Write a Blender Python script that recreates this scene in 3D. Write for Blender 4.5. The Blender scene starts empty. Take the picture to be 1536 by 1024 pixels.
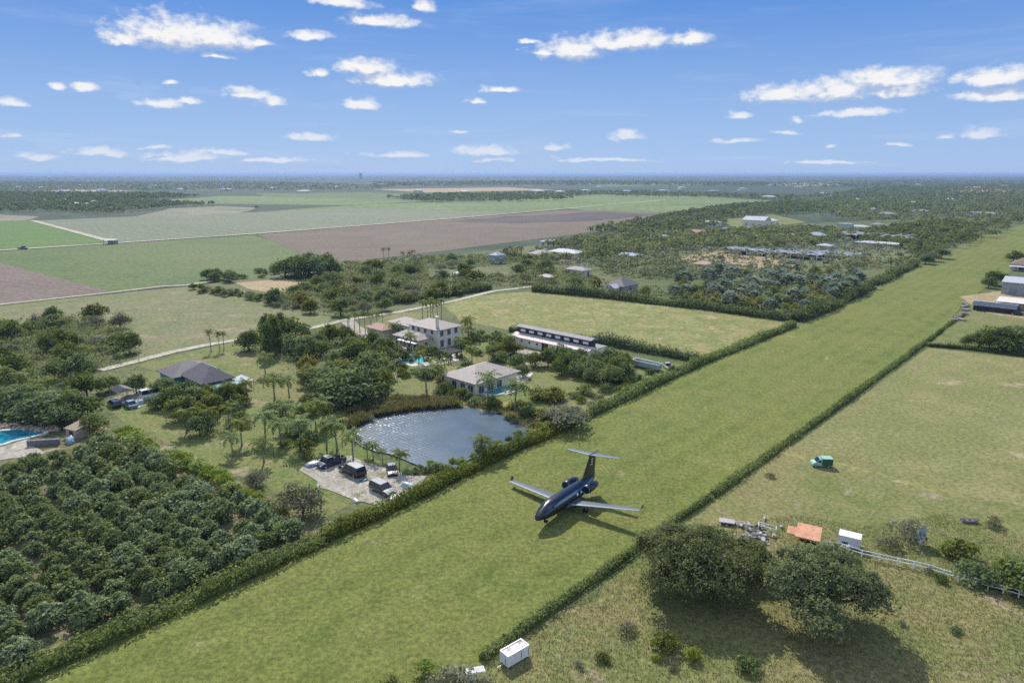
import bpy, bmesh, math, random
import numpy as np
from mathutils import Vector, Matrix

R = math.radians
scene = bpy.context.scene
COL = scene.collection

# ------------------------------------------------------------------ camera
CAM_H, FPX, HORIZON = 50.0, 1024.0, 260.0
PITCH = math.atan((512.0 - HORIZON) / FPX)
ST, CT = math.sin(PITCH), math.cos(PITCH)

def at(px, py, z=0.0):
    """ground point (at height z) seen at a photograph pixel: real world metres"""
    u, v = (px - 768.0) / FPX, (py - 512.0) / FPX
    t = (CAM_H - z) / (ST + v * CT)
    return Vector((u * t, (CT - v * ST) * t, z))

def ppm(py):
    """photograph pixels per metre for something standing at this row"""
    v = (py - 512.0) / FPX
    return FPX * (ST + v * CT) / CAM_H

cam_d = bpy.data.cameras.new("camera")
cam = bpy.data.objects.new("camera", cam_d)
COL.objects.link(cam)
cam.location = (0, 0, CAM_H)
cam.rotation_euler = (math.pi / 2 - PITCH, 0, 0)
cam_d.sensor_width = 36.0
cam_d.lens = 24.0
cam_d.clip_start = 0.5
cam_d.clip_end = 120000.0
scene.camera = cam

RUN_AZ = R(42.7)                       # azimuth of the grass strip
def az_dir(a): return Vector((math.sin(a), math.cos(a), 0))
def rot_of(a): return math.pi / 2 - a  # local +X points along azimuth a
RU, RV = az_dir(RUN_AZ), az_dir(RUN_AZ - math.pi / 2)   # along / across (to the left)

# ------------------------------------------------------------------ tagging
def tag(o, label=None, cat=None, group=None, kind=None):
    if label: o['label'] = label
    if cat: o['category'] = cat
    if group: o['group'] = group
    if kind: o['kind'] = kind
    return o

def thing(name, label, cat, loc=(0, 0, 0), rz=0.0, group=None):
    o = bpy.data.objects.new(name, None)
    o.empty_display_size = 0.3
    COL.objects.link(o)
    o.location = loc
    o.rotation_euler = (0, 0, rz)
    return tag(o, label, cat, group)

def link(name, me, parent=None):
    o = bpy.data.objects.new(name, me)
    COL.objects.link(o)
    if parent is not None: o.parent = parent
    return o

KIDS = {}
def kids(o):
    return [c for c in o.children]

def dup(o, parent=None):
    c = o.copy()
    COL.objects.link(c)
    if parent is not None: c.parent = parent
    for ch in list(o.children):
        dup(ch, c)
    return c

# ------------------------------------------------------------------ materials
def new_mat(name):
    m = bpy.data.materials.new(name)
    m.use_nodes = True
    nt = m.node_tree
    nt.nodes.clear()
    out = nt.nodes.new("ShaderNodeOutputMaterial")
    return m, nt, out

def N(nt, kind, **kw):
    n = nt.nodes.new(kind)
    for k, v in kw.items():
        if k.startswith("i_"):
            n.inputs[k[2:].replace("_", " ")].default_value = v
        else:
            setattr(n, k, v)
    return n

def rgba(c): return (c[0], c[1], c[2], 1.0)

def mixc(nt, fac, a, b):
    n = nt.nodes.new("ShaderNodeMix"); n.data_type = 'RGBA'
    for s, v in ((0, fac), (6, a), (7, b)):
        if hasattr(v, "links") or hasattr(v, "is_linked"):
            nt.links.new(v, n.inputs[s])
        else:
            n.inputs[s].default_value = v if s == 0 else rgba(v)
    return n.outputs[2]

def math_n(nt, op, a, b=None, c=None, clamp=False):
    n = nt.nodes.new("ShaderNodeMath"); n.operation = op; n.use_clamp = clamp
    for i, v in enumerate((a, b, c)):
        if v is None: continue
        if hasattr(v, "is_linked"): nt.links.new(v, n.inputs[i])
        else: n.inputs[i].default_value = v
    return n.outputs[0]

def noise_n(nt, vec, scale, detail=4, rough=0.55, dist=0.0):
    n = nt.nodes.new("ShaderNodeTexNoise")
    n.inputs["Scale"].default_value = scale
    n.inputs["Detail"].default_value = detail
    n.inputs["Roughness"].default_value = rough
    n.inputs["Distortion"].default_value = dist
    if vec is not None: nt.links.new(vec, n.inputs["Vector"])
    return n.outputs["Fac"]

def ramp(nt, fac, lo, hi):
    n = nt.nodes.new("ShaderNodeMapRange")
    n.interpolation_type = 'SMOOTHSTEP'
    n.inputs[1].default_value = lo; n.inputs[2].default_value = hi
    nt.links.new(fac, n.inputs[0])
    return n.outputs[0]

def world_pos(nt, rot=0.0, scale=(1, 1, 1)):
    g = nt.nodes.new("ShaderNodeNewGeometry")
    mp = nt.nodes.new("ShaderNodeMapping")
    mp.inputs["Rotation"].default_value = (0, 0, rot)
    mp.inputs["Scale"].default_value = scale
    nt.links.new(g.outputs["Position"], mp.inputs["Vector"])
    return mp.outputs["Vector"]

MATS = {}
def plain(name, col, rough=0.6, metal=0.0, var=0.12, scale=3.0, spec=0.5, bump=0.0, coat=0.0):
    """a principled surface with a little procedural wear"""
    if name in MATS: return MATS[name]
    m, nt, out = new_mat(name)
    p = N(nt, "ShaderNodeBsdfPrincipled")
    tc = N(nt, "ShaderNodeTexCoord")
    f = noise_n(nt, tc.outputs["Object"], scale, 5, 0.6)
    dark = tuple(c * (1 - var * 1.6) for c in col); light = tuple(min(1, c * (1 + var)) for c in col)
    c = mixc(nt, ramp(nt, f, 0.3, 0.7), dark, light)
    nt.links.new(c, p.inputs["Base Color"])
    p.inputs["Roughness"].default_value = rough
    p.inputs["Metallic"].default_value = metal
    p.inputs["Specular IOR Level"].default_value = spec
    p.inputs["Coat Weight"].default_value = coat
    if bump:
        b = N(nt, "ShaderNodeBump", i_Strength=bump, i_Distance=0.05)
        nt.links.new(f, b.inputs["Height"]); nt.links.new(b.outputs[0], p.inputs["Normal"])
    nt.links.new(p.outputs[0], out.inputs[0])
    MATS[name] = m
    return m

def leaf_mat(name, dark, light, trans=0.3, rough=0.5, hue=0.02, gloss=0.12):
    """leaves: per-leaf tint (attribute) and a small per-plant shift"""
    if name in MATS: return MATS[name]
    m, nt, out = new_mat(name)
    a = N(nt, "ShaderNodeAttribute", attribute_name="tint")
    oi = N(nt, "ShaderNodeObjectInfo")
    c = mixc(nt, a.outputs["Fac"], dark, light)
    hsv = N(nt, "ShaderNodeHueSaturation")
    nt.links.new(c, hsv.inputs["Color"])
    nt.links.new(math_n(nt, 'MULTIPLY_ADD', oi.outputs["Random"], 2 * hue, 0.5 - hue), hsv.inputs["Hue"])
    nt.links.new(math_n(nt, 'MULTIPLY_ADD', oi.outputs["Random"], -0.35, 1.1), hsv.inputs["Saturation"])
    nt.links.new(math_n(nt, 'MULTIPLY_ADD', oi.outputs["Random"], 0.5, 0.75), hsv.inputs["Value"])
    d = N(nt, "ShaderNodeBsdfDiffuse"); t = N(nt, "ShaderNodeBsdfTranslucent"); g = N(nt, "ShaderNodeBsdfGlossy")
    g.inputs["Roughness"].default_value = rough
    g.inputs["Color"].default_value = (1, 1, 1, 1)
    nt.links.new(hsv.outputs[0], d.inputs["Color"])
    nt.links.new(mixc(nt, 0.3, hsv.outputs[0], (0.22, 0.27, 0.02)), t.inputs["Color"])
    m1 = N(nt, "ShaderNodeMixShader"); m1.inputs[0].default_value = trans
    nt.links.new(d.outputs[0], m1.inputs[1]); nt.links.new(t.outputs[0], m1.inputs[2])
    m2 = N(nt, "ShaderNodeMixShader")
    m2.inputs[0].default_value = gloss * .5
    nt.links.new(m1.outputs[0], m2.inputs[1]); nt.links.new(g.outputs[0], m2.inputs[2])
    nt.links.new(m2.outputs[0], out.inputs[0])
    MATS[name] = m
    return m

def field_mat(name, cols, big=0.02, mid=0.15, fine=1.2, stripe=None, rough=0.9, dirt=None, bump=0.4):
    """grass, crops or soil seen from the air. cols: 3 tones; stripe=(azimuth, spacing, strength, colour); dirt=(colour, amount)"""
    m, nt, out = new_mat(name)
    v = world_pos(nt)
    n1 = noise_n(nt, v, big, 6, 0.6, 0.3)
    n2 = noise_n(nt, v, mid, 6, 0.65, 0.2)
    n3 = noise_n(nt, v, fine, 8, 0.75)
    c = mixc(nt, ramp(nt, n2, 0.36, 0.64), cols[0], cols[1])
    c = mixc(nt, math_n(nt, 'MULTIPLY', ramp(nt, n1, 0.42, 0.66), 0.75), c, cols[2])
    if dirt:
        nd = noise_n(nt, v, mid * 0.6, 7, 0.7, 0.6)
        c = mixc(nt, ramp(nt, nd, 0.64 - dirt[1] * 0.25, 0.74 - dirt[1] * 0.2), c, dirt[0])
    if stripe:
        az, sp, amt, sc = stripe
        vs = world_pos(nt, rot=az)
        w = N(nt, "ShaderNodeTexWave", wave_type='BANDS', bands_direction='X')
        w.inputs["Scale"].default_value = 0.31416 / sp * 1.0
        w.inputs["Distortion"].default_value = 1.2
        w.inputs["Detail"].default_value = 2
        w.inputs["Detail Scale"].default_value = 0.6
        nt.links.new(vs, w.inputs["Vector"])
        c = mixc(nt, math_n(nt, 'MULTIPLY', ramp(nt, w.outputs["Fac"], 0.35, 0.7), amt), c, sc)
    # blades and tufts: fine light/dark mottling of the sward itself
    hs = N(nt, "ShaderNodeHueSaturation")
    nt.links.new(c, hs.inputs["Color"])
    nt.links.new(math_n(nt, 'MULTIPLY_ADD', ramp(nt, n3, 0.33, 0.67), 0.72, 0.62), hs.inputs["Value"])
    p = N(nt, "ShaderNodeBsdfPrincipled")
    nt.links.new(hs.outputs[0], p.inputs["Base Color"])
    p.inputs["Roughness"].default_value = rough
    p.inputs["Specular IOR Level"].default_value = 0.15
    if bump:
        b = N(nt, "ShaderNodeBump", i_Strength=bump, i_Distance=0.25)
        nt.links.new(n3, b.inputs["Height"]); nt.links.new(b.outputs[0], p.inputs["Normal"])
    nt.links.new(p.outputs[0], out.inputs[0])
    MATS[name] = m
    return m

# ------------------------------------------------------------------ mesh building
class MB:
    """collects shapes and links them as ONE mesh"""
    def __init__(s): s.v, s.f, s.mi = [], [], []
    def add(s, verts, faces, m=0):
        b = len(s.v)
        s.v += [tuple(x) for x in verts]
        s.f += [tuple(i + b for i in f) for f in faces]
        s.mi += [m] * len(faces)
        return s
    def box(s, cx, cy, cz, lx, ly, lz, m=0, rz=0.0, taper=1.0):
        """centre in x/y, cz is the bottom"""
        vs = []
        for z, k in ((0, 1.0), (lz, taper)):
            for sx, sy in ((-1, -1), (1, -1), (1, 1), (-1, 1)):
                x, y = sx * lx / 2 * k, sy * ly / 2 * k
                vs.append((cx + x * math.cos(rz) - y * math.sin(rz), cy + x * math.sin(rz) + y * math.cos(rz), cz + z))
        return s.add(vs, [(3, 2, 1, 0), (4, 5, 6, 7), (0, 1, 5, 4), (1, 2, 6, 5), (2, 3, 7, 6), (3, 0, 4, 7)], m)
    def tube(s, pts, rad, n=8, m=0, cap=True):
        pts = [Vector(p) for p in pts]
        rs = rad if isinstance(rad, (list, tuple)) else [rad] * len(pts)
        vs, fs = [], []
        for i, p in enumerate(pts):
            d = (pts[min(i + 1, len(pts) - 1)] - pts[max(i - 1, 0)]).normalized()
            up = Vector((0, 0, 1)) if abs(d.z) < 0.9 else Vector((1, 0, 0))
            a = d.cross(up).normalized(); b = d.cross(a)
            for k in range(n):
                t = 2 * math.pi * k / n
                vs.append(p + (a * math.cos(t) + b * math.sin(t)) * rs[i])
        for i in range(len(pts) - 1):
            for k in range(n):
                fs.append((i * n + k, i * n + (k + 1) % n, (i + 1) * n + (k + 1) % n, (i + 1) * n + k))
        if cap:
            fs.append(tuple(range(n))[::-1]); fs.append(tuple(range((len(pts) - 1) * n, len(pts) * n)))
        return s.add(vs, fs, m)
    def loft(s, rings, m=0, cap=True, closed=True):
        n = len(rings[0]); vs = [p for r in rings for p in r]; fs = []
        for i in range(len(rings) - 1):
            for k in range(n if closed else n - 1):
                fs.append((i * n + k, i * n + (k + 1) % n, (i + 1) * n + (k + 1) % n, (i + 1) * n + k))
        if cap:
            fs.append(tuple(range(n))[::-1]); fs.append(tuple(range((len(rings) - 1) * n, len(rings) * n)))
        return s.add(vs, fs, m)
    def prism(s, outline, y0, y1, m=0):
        """outline in x/z extruded along y"""
        return s.loft([[(x, y0, z) for x, z in outline], [(x, y1, z) for x, z in outline]], m)
    def mesh(s, name, mats, smooth=False, bevel=0.0):
        me = bpy.data.meshes.new(name)
        me.from_pydata(s.v, [], s.f)
        for mt in (mats if isinstance(mats, (list, tuple)) else [mats]): me.materials.append(mt)
        me.polygons.foreach_set("material_index", s.mi)
        bm = bmesh.new(); bm.from_mesh(me)
        bmesh.ops.recalc_face_normals(bm, faces=bm.faces)
        if bevel:
            bmesh.ops.remove_doubles(bm, verts=bm.verts, dist=1e-5)
            es = [e for e in bm.edges if len(e.link_faces) == 2 and e.calc_face_angle(0) > 0.6]
            bmesh.ops.bevel(bm, geom=es, offset=bevel, segments=2, profile=0.6, affect='EDGES', clamp_overlap=True)
        bm.to_mesh(me); bm.free()
        if smooth: me.polygons.foreach_set("use_smooth", [True] * len(me.polygons))
        me.update()
        return me
    def build(s, name, mats, parent=None, smooth=False, bevel=0.0):
        return link(name, s.mesh(name, mats, smooth, bevel), parent)

def np_mesh(name, verts, faces, mats, mat_idx=None, tint=None, smooth=False):
    """fast mesh from numpy: faces is an (n, k) array"""
    me = bpy.data.meshes.new(name)
    nv, (nf, k) = len(verts), faces.shape
    me.vertices.add(nv); me.vertices.foreach_set("co", np.asarray(verts, np.float32).ravel())
    me.loops.add(nf * k); me.loops.foreach_set("vertex_index", faces.astype(np.int32).ravel())
    me.polygons.add(nf)
    me.polygons.foreach_set("loop_start", np.arange(0, nf * k, k, dtype=np.int32))
    me.polygons.foreach_set("loop_total", np.full(nf, k, np.int32))
    for m in mats: me.materials.append(m)
    if mat_idx is not None: me.polygons.foreach_set("material_index", np.asarray(mat_idx, np.int32))
    if smooth: me.polygons.foreach_set("use_smooth", np.ones(nf, bool))
    me.update(calc_edges=True)
    if tint is not None:
        at_ = me.attributes.new("tint", 'FLOAT', 'POINT')
        at_.data.foreach_set("value", np.asarray(tint, np.float32))
    me.validate()
    return me

def quads_of(mb):
    """an MB as numpy quads (all its faces must be quads or get fanned)"""
    fs = []
    for f in mb.f:
        if len(f) == 4: fs.append(f)
        elif len(f) == 3: fs.append((f[0], f[1], f[2], f[2]))
        else:
            for i in range(1, len(f) - 1, 2):
                fs.append((f[0], f[i], f[i + 1], f[min(i + 2, len(f) - 1)]))
    return np.array(mb.v, float), np.array([f for f in fs if len(set(f)) == 4], int)

def unit(a): return a / np.maximum(np.linalg.norm(a, axis=1, keepdims=True), 1e-9)

def leaf_quads(rng, c, nrm, size, aspect=0.55, fold=0.0):
    """one rhombus per leaf, c (n,3), nrm (n,3), size (n,)"""
    n = len(c)
    nrm = unit(nrm)
    r = unit(rng.normal(size=(n, 3)))
    a = unit(np.cross(nrm, r)); b = np.cross(nrm, a)
    L = (size * 0.5)[:, None]; W = L * aspect
    dz = nrm * L * fold
    v = np.stack([c - a * L - dz, c - b * W, c + a * L - dz, c + b * W], 1).reshape(-1, 3)
    f = np.arange(4 * n).reshape(n, 4)
    return v, f

def sheet(name, pts, z, mat, label, cat=None, kind='structure'):
    """a flat ground sheet through ground points"""
    me = bpy.data.meshes.new(name)
    me.from_pydata([(p[0], p[1], z) for p in pts], [], [tuple(range(len(pts)))])
    me.materials.append(mat)
    bm = bmesh.new(); bm.from_mesh(me)
    bmesh.ops.recalc_face_normals(bm, faces=bm.faces)
    for f in bm.faces:
        if f.normal.z < 0: f.normal_flip()
    bmesh.ops.triangulate(bm, faces=bm.faces)
    bm.to_mesh(me); bm.free()
    return tag(link(name, me), label, cat, None, kind)

def wobble(pts, amp, seed=0, step=6.0):
    """ground polygon with a naturally uneven outline"""
    rnd = random.Random(seed); out = []
    for i in range(len(pts)):
        a, b = pts[i], pts[(i + 1) % len(pts)]
        n = max(1, min(60, int((b - a).length / step)))
        for k in range(n):
            p = a.lerp(b, k / n)
            out.append(Vector((p.x + rnd.uniform(-amp, amp), p.y + rnd.uniform(-amp, amp), 0)))
    return out

def strip(name, line, width, z, mat, label, cat=None):
    """a road: ground polyline with a width"""
    L, Rr = [], []
    for i, p in enumerate(line):
        d = (line[min(i + 1, len(line) - 1)] - line[max(i - 1, 0)]); d.z = 0; d.normalize()
        nrm = Vector((-d.y, d.x, 0))
        w = width[i] if isinstance(width, (list, tuple)) else width
        L.append(p + nrm * w / 2); Rr.append(p - nrm * w / 2)
    vs = [(p.x, p.y, z) for p in L] + [(p.x, p.y, z) for p in Rr]
    n = len(line)
    fs = [(i, i + 1, n + i + 1, n + i) for i in range(n - 1)]
    me = bpy.data.meshes.new(name); me.from_pydata(vs, [], fs); me.materials.append(mat)
    bm = bmesh.new(); bm.from_mesh(me)
    for f in bm.faces:
        if f.normal.z < 0: f.normal_flip()
    bm.to_mesh(me); bm.free()
    return tag(link(name, me), label, cat, None, 'structure')

def inside(p, poly):
    x, y = p[0], p[1]; c = False; j = len(poly) - 1
    for i in range(len(poly)):
        xi, yi, xj, yj = poly[i][0], poly[i][1], poly[j][0], poly[j][1]
        if (yi > y) != (yj > y) and x < (xj - xi) * (y - yi) / (yj - yi) + xi: c = not c
        j = i
    return c

def scatter(poly, n, seed, mind, avoid=(), tries=40):
    """n ground points spread over a ground polygon, at least mind apart"""
    rnd = random.Random(seed)
    xs = [p[0] for p in poly]; ys = [p[1] for p in poly]
    out = []; cell = {}
    for _ in range(n * tries):
        if len(out) >= n: break
        p = Vector((rnd.uniform(min(xs), max(xs)), rnd.uniform(min(ys), max(ys)), 0))
        if not inside(p, poly): continue
        if any(inside(p, a) for a in avoid): continue
        k = (int(p.x // mind), int(p.y // mind))
        if any((p - q).length < mind for dx in (-1, 0, 1) for dy in (-1, 0, 1) for q in cell.get((k[0] + dx, k[1] + dy), ())): continue
        cell.setdefault(k, []).append(p); out.append(p)
    return out

def gp(*pix): return [at(x, y) for x, y in pix]
# ------------------------------------------------------------------ light: sun and sky
SUN_AZ, SUN_EL = R(-14.0), R(41.0)
scene.view_settings.view_transform = 'Standard'
scene.view_settings.look = 'None'
scene.view_settings.gamma = 1.0
scene.view_settings.use_curve_mapping = False
scene.view_settings.exposure = 0.22

sun_d = bpy.data.lights.new("sun", 'SUN')
sun_d.energy = 4.5; sun_d.angle = R(0.5); sun_d.color = (1.0, 0.95, 0.86)
sun = bpy.data.objects.new("sun", sun_d); COL.objects.link(sun)
sd = Vector((math.sin(SUN_AZ) * math.cos(SUN_EL), math.cos(SUN_AZ) * math.cos(SUN_EL), math.sin(SUN_EL)))
sun.rotation_euler = (-sd).to_track_quat('-Z', 'Y').to_euler()
sun.location = sd * 400

world = bpy.data.worlds.new("World"); scene.world = world
world.use_nodes = True
wt = world.node_tree; wt.nodes.clear()
wout = wt.nodes.new("ShaderNodeOutputWorld")
sky = wt.nodes.new("ShaderNodeTexSky")
sky.sky_type = 'NISHITA'; sky.sun_disc = False
sky.sun_elevation = SUN_EL; sky.sun_rotation = SUN_AZ
sky.air_density = 1.0; sky.dust_density = 0.25; sky.ozone_density = 3.0; sky.altitude = 50
hs = N(wt, "ShaderNodeHueSaturation"); hs.inputs["Saturation"].default_value = 1.12; hs.inputs["Value"].default_value = 1.0
wt.links.new(sky.outputs[0], hs.inputs["Color"])
bg = N(wt, "ShaderNodeBackground"); bg.inputs[1].default_value = 0.105
sepz = N(wt, "ShaderNodeSeparateXYZ"); tcz = N(wt, "ShaderNodeTexCoord"); wt.links.new(tcz.outputs["Generated"], sepz.inputs[0])
rz_ = ramp(wt, sepz.outputs[2], -.03, .31)
clear = mixc(wt, rz_, (2.9, 4.35, 6.9), (0.42, 1.85, 5.6))
wt.links.new(mixc(wt, 0.93, hs.outputs[0], clear), bg.inputs[0])

# cumulus: a sky of clouds at true bearings (azimuth, elevation), each a few soft lobes broken up by noise
CLOUDS = [  # photo x, y, half width, half height
 (262,46,92,30),(322,52,72,22),(186,58,36,11),(392,64,18,7),(463,53,34,9),(515,2,48,11),(572,31,54,11),(636,9,19,11),
 (550,100,48,14),(588,118,64,14),(480,108,15,7),(542,156,28,10),(325,83,26,5),(368,138,34,11),(406,153,23,8),
 (240,155,38,7),(286,151,22,5),(18,152,28,7),(84,127,18,5),(131,128,21,8),(466,205,36,7),
 (858,72,56,19),(935,60,90,17),(1038,56,30,12),(812,78,20,6),
 (1178,140,66,15),(1255,132,62,22),(1330,117,78,18),(1350,134,52,13),(1285,168,62,8),
 (1492,114,74,17),(1500,141,62,13),(1473,198,31,10),(938,202,29,8),(832,220,26,6),(833,235,11,4),(728,226,50,10),
 (148,228,52,7),(278,235,64,9),(58,234,32,6),(335,226,44,5),(600,231,52,5),(234,222,20,4),(410,240,60,4),(740,240,40,4),
 (1113,173,18,5),(1195,178,8,5),(1175,198,21,4),(1102,211,36,4),(1250,218,10,3),(1346,218,16,4),(712,150,15,5),(750,134,28,5),(256,125,13,4),(795,62,18,3),
 (1420,205,14,3),(1240,244,60,3),(900,240,70,3),(20,205,14,4),(690,196,16,3)]
def bearing(px, py):
    u, v = (px - 768.0) / FPX, (py - 512.0) / FPX
    d = Vector((u, CT - v * ST, -ST - v * CT))
    return math.atan2(d.x, d.y), math.atan2(d.z, math.hypot(d.x, d.y))

cg = bpy.data.node_groups.new("cloud_lobes", "ShaderNodeTree")
cg.interface.new_socket("Bearing", in_out='INPUT', socket_type='NodeSocketVector')
cg.interface.new_socket("Field", in_out='OUTPUT', socket_type='NodeSocketFloat')
gi = cg.nodes.new("NodeGroupInput"); go = cg.nodes.new("NodeGroupOutput")
acc = None
for x, y, hw, hh in CLOUDS:
    a0, e0 = bearing(x, y)
    ra = abs(bearing(x + hw, y)[0] - bearing(x - hw, y)[0]) / 2; re = abs(bearing(x, y - hh)[1] - bearing(x, y + hh)[1]) / 2
    s1 = cg.nodes.new("ShaderNodeVectorMath"); s1.operation = 'MULTIPLY_ADD'
    e0 -= .35 * re; re *= 1.3; ra *= 1.06
    s1.inputs[1].default_value = (1 / ra, 1 / re, 0); s1.inputs[2].default_value = (-a0 / ra, -e0 / re, 0)
    cg.links.new(gi.outputs[0], s1.inputs[0])
    ln = cg.nodes.new("ShaderNodeVectorMath"); ln.operation = 'LENGTH'
    fl = cg.nodes.new("ShaderNodeVectorMath"); fl.operation = 'MULTIPLY'; cg.links.new(s1.outputs[0], fl.inputs[0]); fl.inputs[1].default_value = (-1, -2.0, 0)
    mxv = cg.nodes.new("ShaderNodeVectorMath"); mxv.operation = 'MAXIMUM'; cg.links.new(s1.outputs[0], mxv.inputs[0]); cg.links.new(fl.outputs[0], mxv.inputs[1])   # flat bases
    cg.links.new(mxv.outputs[0], ln.inputs[0])
    if acc is None: acc = ln.outputs[1]
    else: acc = math_n(cg, 'SMOOTH_MIN', acc, ln.outputs[1], 0.12)
cg.links.new(math_n(cg, 'SUBTRACT', 1.0, acc), go.inputs[0])

tc = N(wt, "ShaderNodeTexCoord")
sep = N(wt, "ShaderNodeSeparateXYZ"); wt.links.new(tc.outputs["Generated"], sep.inputs[0])
azn = math_n(wt, 'ARCTAN2', sep.outputs[0], sep.outputs[1])
eln = math_n(wt, 'ARCSINE', sep.outputs[2])
cmb = N(wt, "ShaderNodeCombineXYZ"); wt.links.new(azn, cmb.inputs[0]); wt.links.new(eln, cmb.inputs[1])
def shifted(dx, dy):
    n = N(wt, "ShaderNodeVectorMath", operation='ADD'); wt.links.new(cmb.outputs[0], n.inputs[0]); n.inputs[1].default_value = (dx, dy, 0)
    return n.outputs[0]
def cloud_field(vec):
    g = wt.nodes.new("ShaderNodeGroup"); g.node_tree = cg
    mp = N(wt, "ShaderNodeMapping"); mp.inputs["Scale"].default_value = (1, 1.6, 1); wt.links.new(vec, mp.inputs[0])
    # ragged outline: push the bearing about with noise before reading the lobes
    w = N(wt, "ShaderNodeTexNoise"); w.inputs["Scale"].default_value = 30; w.inputs["Detail"].default_value = 5; w.inputs["Roughness"].default_value = 0.5
    wt.links.new(mp.outputs[0], w.inputs["Vector"])
    sc = N(wt, "ShaderNodeVectorMath", operation='MULTIPLY_ADD'); wt.links.new(w.outputs["Color"], sc.inputs[0])
    sc.inputs[1].default_value = (0.03, 0.013, 0); sc.inputs[2].default_value = (-0.015, -0.0065, 0)
    ad = N(wt, "ShaderNodeVectorMath", operation='ADD'); wt.links.new(vec, ad.inputs[0]); wt.links.new(sc.outputs[0], ad.inputs[1])
    wt.links.new(ad.outputs[0], g.inputs[0])
    n2 = noise_n(wt, mp.outputs[0], 60, 7, 0.56)
    return math_n(wt, 'ADD', g.outputs[0], math_n(wt, 'MULTIPLY_ADD', n2, 1.7, -0.80))
F0 = cloud_field(cmb.outputs[0])
F1 = cloud_field(shifted(-0.003, 0.012))     # towards the sun
alpha = math_n(wt, 'MULTIPLY', ramp(wt, F0, -0.20, 0.78), math_n(wt, 'MULTIPLY_ADD', ramp(wt, eln, .02, .12), .42, .55))
light = ramp(wt, math_n(wt, 'SUBTRACT', F0, F1), -0.42, 0.40)
ccol = mixc(wt, light, (0.52, 0.60, 0.78), (1.02, 1.01, 1.0))
# faint high streaks
ms = N(wt, "ShaderNodeMapping"); ms.inputs["Scale"].default_value = (2.2, 22, 1); wt.links.new(cmb.outputs[0], ms.inputs[0])
st_ = ramp(wt, noise_n(wt, ms.outputs[0], 1.6, 6, 0.62, 0.4), 0.47, 0.75)
veil = math_n(wt, 'MULTIPLY', st_, 0.13)
# unseen bright cloud added above and behind the camera to lighten the shadows
nb = noise_n(wt, tc.outputs["Generated"], 3.2, 5, 0.5)
away = math_n(wt, 'MAXIMUM', ramp(wt, eln, .46, .66), ramp(wt, math_n(wt, 'ABSOLUTE', azn), .95, 1.25))
rest = math_n(wt, 'MULTIPLY', math_n(wt, 'MULTIPLY', ramp(wt, nb, .42, .56), away), .95)
cover = math_n(wt, 'MAXIMUM', math_n(wt, 'MAXIMUM', alpha, veil), rest)
ccol = mixc(wt, rest, ccol, (0.92, 0.98, 1.08))
bgc = N(wt, "ShaderNodeBackground"); bgc.inputs[1].default_value = 0.80
wt.links.new(ccol, bgc.inputs[0])
mxs = N(wt, "ShaderNodeMixShader")
wt.links.new(cover, mxs.inputs[0]); wt.links.new(bg.outputs[0], mxs.inputs[1]); wt.links.new(bgc.outputs[0], mxs.inputs[2])
wt.links.new(mxs.outputs[0], wout.inputs[0])
world.cycles.sampling_method = 'MANUAL'
world.cycles.sample_map_resolution = 512

# ------------------------------------------------------------------ render settings
scene.render.engine = 'CYCLES'
cy = scene.cycles
cy.use_denoising = False
cy.max_bounces = 6; cy.diffuse_bounces = 3; cy.glossy_bounces = 2; cy.transmission_bounces = 4; cy.transparent_max_bounces = 6; cy.volume_bounces = 0
cy.sample_clamp_direct = 3; cy.sample_clamp_indirect = 4
cy.use_light_tree = False

# the air: pale even haze
HAZE = True
if HAZE:
    mb = MB(); mb.box(0, 15000, -1.6, 52000, 56000, 56.6)
    hm, nt, out = new_mat("haze_air")
    pv = N(nt, "ShaderNodeVolumePrincipled")
    pv.inputs["Color"].default_value = (0.40, 0.57, 0.90, 1)
    pv.inputs["Density"].default_value = 0.00009
    pv.inputs["Anisotropy"].default_value = 0.2
    nt.links.new(pv.outputs[0], out.inputs["Volume"])
    hz = mb.build("haze", hm)
    tag(hz, "pale blue haze that softens the distant farmland", None, None, 'stuff')
# ------------------------------------------------------------------ the ground and its fields
G_RUN  = field_mat("strip_grass", ((.110,.142,.030),(.158,.175,.042),(.188,.18,.052)), 0.03, 0.22, 1.6, stripe=(RUN_AZ, 5.5, .38, (.165,.195,.046)), dirt=((.28,.245,.12), .16))
G_LAWN = field_mat("lawn_grass", ((.11,.16,.040),(.175,.185,.058),(.22,.19,.085)), 0.04, 0.2, 1.4, dirt=((.30,.25,.15), .3))
G_RM   = field_mat("dry_meadow_grass", ((.195,.195,.074),(.25,.23,.098),(.165,.178,.058)), 0.018, 0.10, 1.3, dirt=((.34,.29,.17), .25))
G_PAS  = field_mat("pasture_grass", ((.145,.168,.050),(.205,.198,.075),(.235,.195,.09)), 0.04, 0.16, 1.5, dirt=((.28,.225,.145), .32))
G_MEAD = field_mat("rough_meadow_grass", ((.165,.19,.058),(.265,.24,.095),(.20,.195,.065)), 0.03, 0.14, 0.7, dirt=((.36,.29,.16), .35))
G_OLIVE= field_mat("olive_meadow_grass", ((.135,.165,.062),(.19,.19,.085),(.225,.19,.11)), 0.02, 0.1, 0.8, dirt=((.29,.22,.16), .35))
G_ORCH = field_mat("orchard_soil", ((.10,.085,.05),(.14,.16,.05),(.24,.19,.13)), 0.08, 0.25, 1.5, dirt=((.33,.26,.19), .5))
G_CROP = field_mat("green_crop", ((.085,.135,.04),(.115,.155,.05),(.145,.165,.06)), 0.006, 0.03, 0.4, stripe=(R(96), 9, .25, (.14,.18,.08)), bump=0.2)
G_CROP2= field_mat("bright_crop", ((.085,.165,.035),(.11,.185,.042),(.13,.175,.05)), 0.006, 0.03, 0.4, stripe=(R(96), 9, .2, (.14,.2,.07)), bump=0.2)
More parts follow.
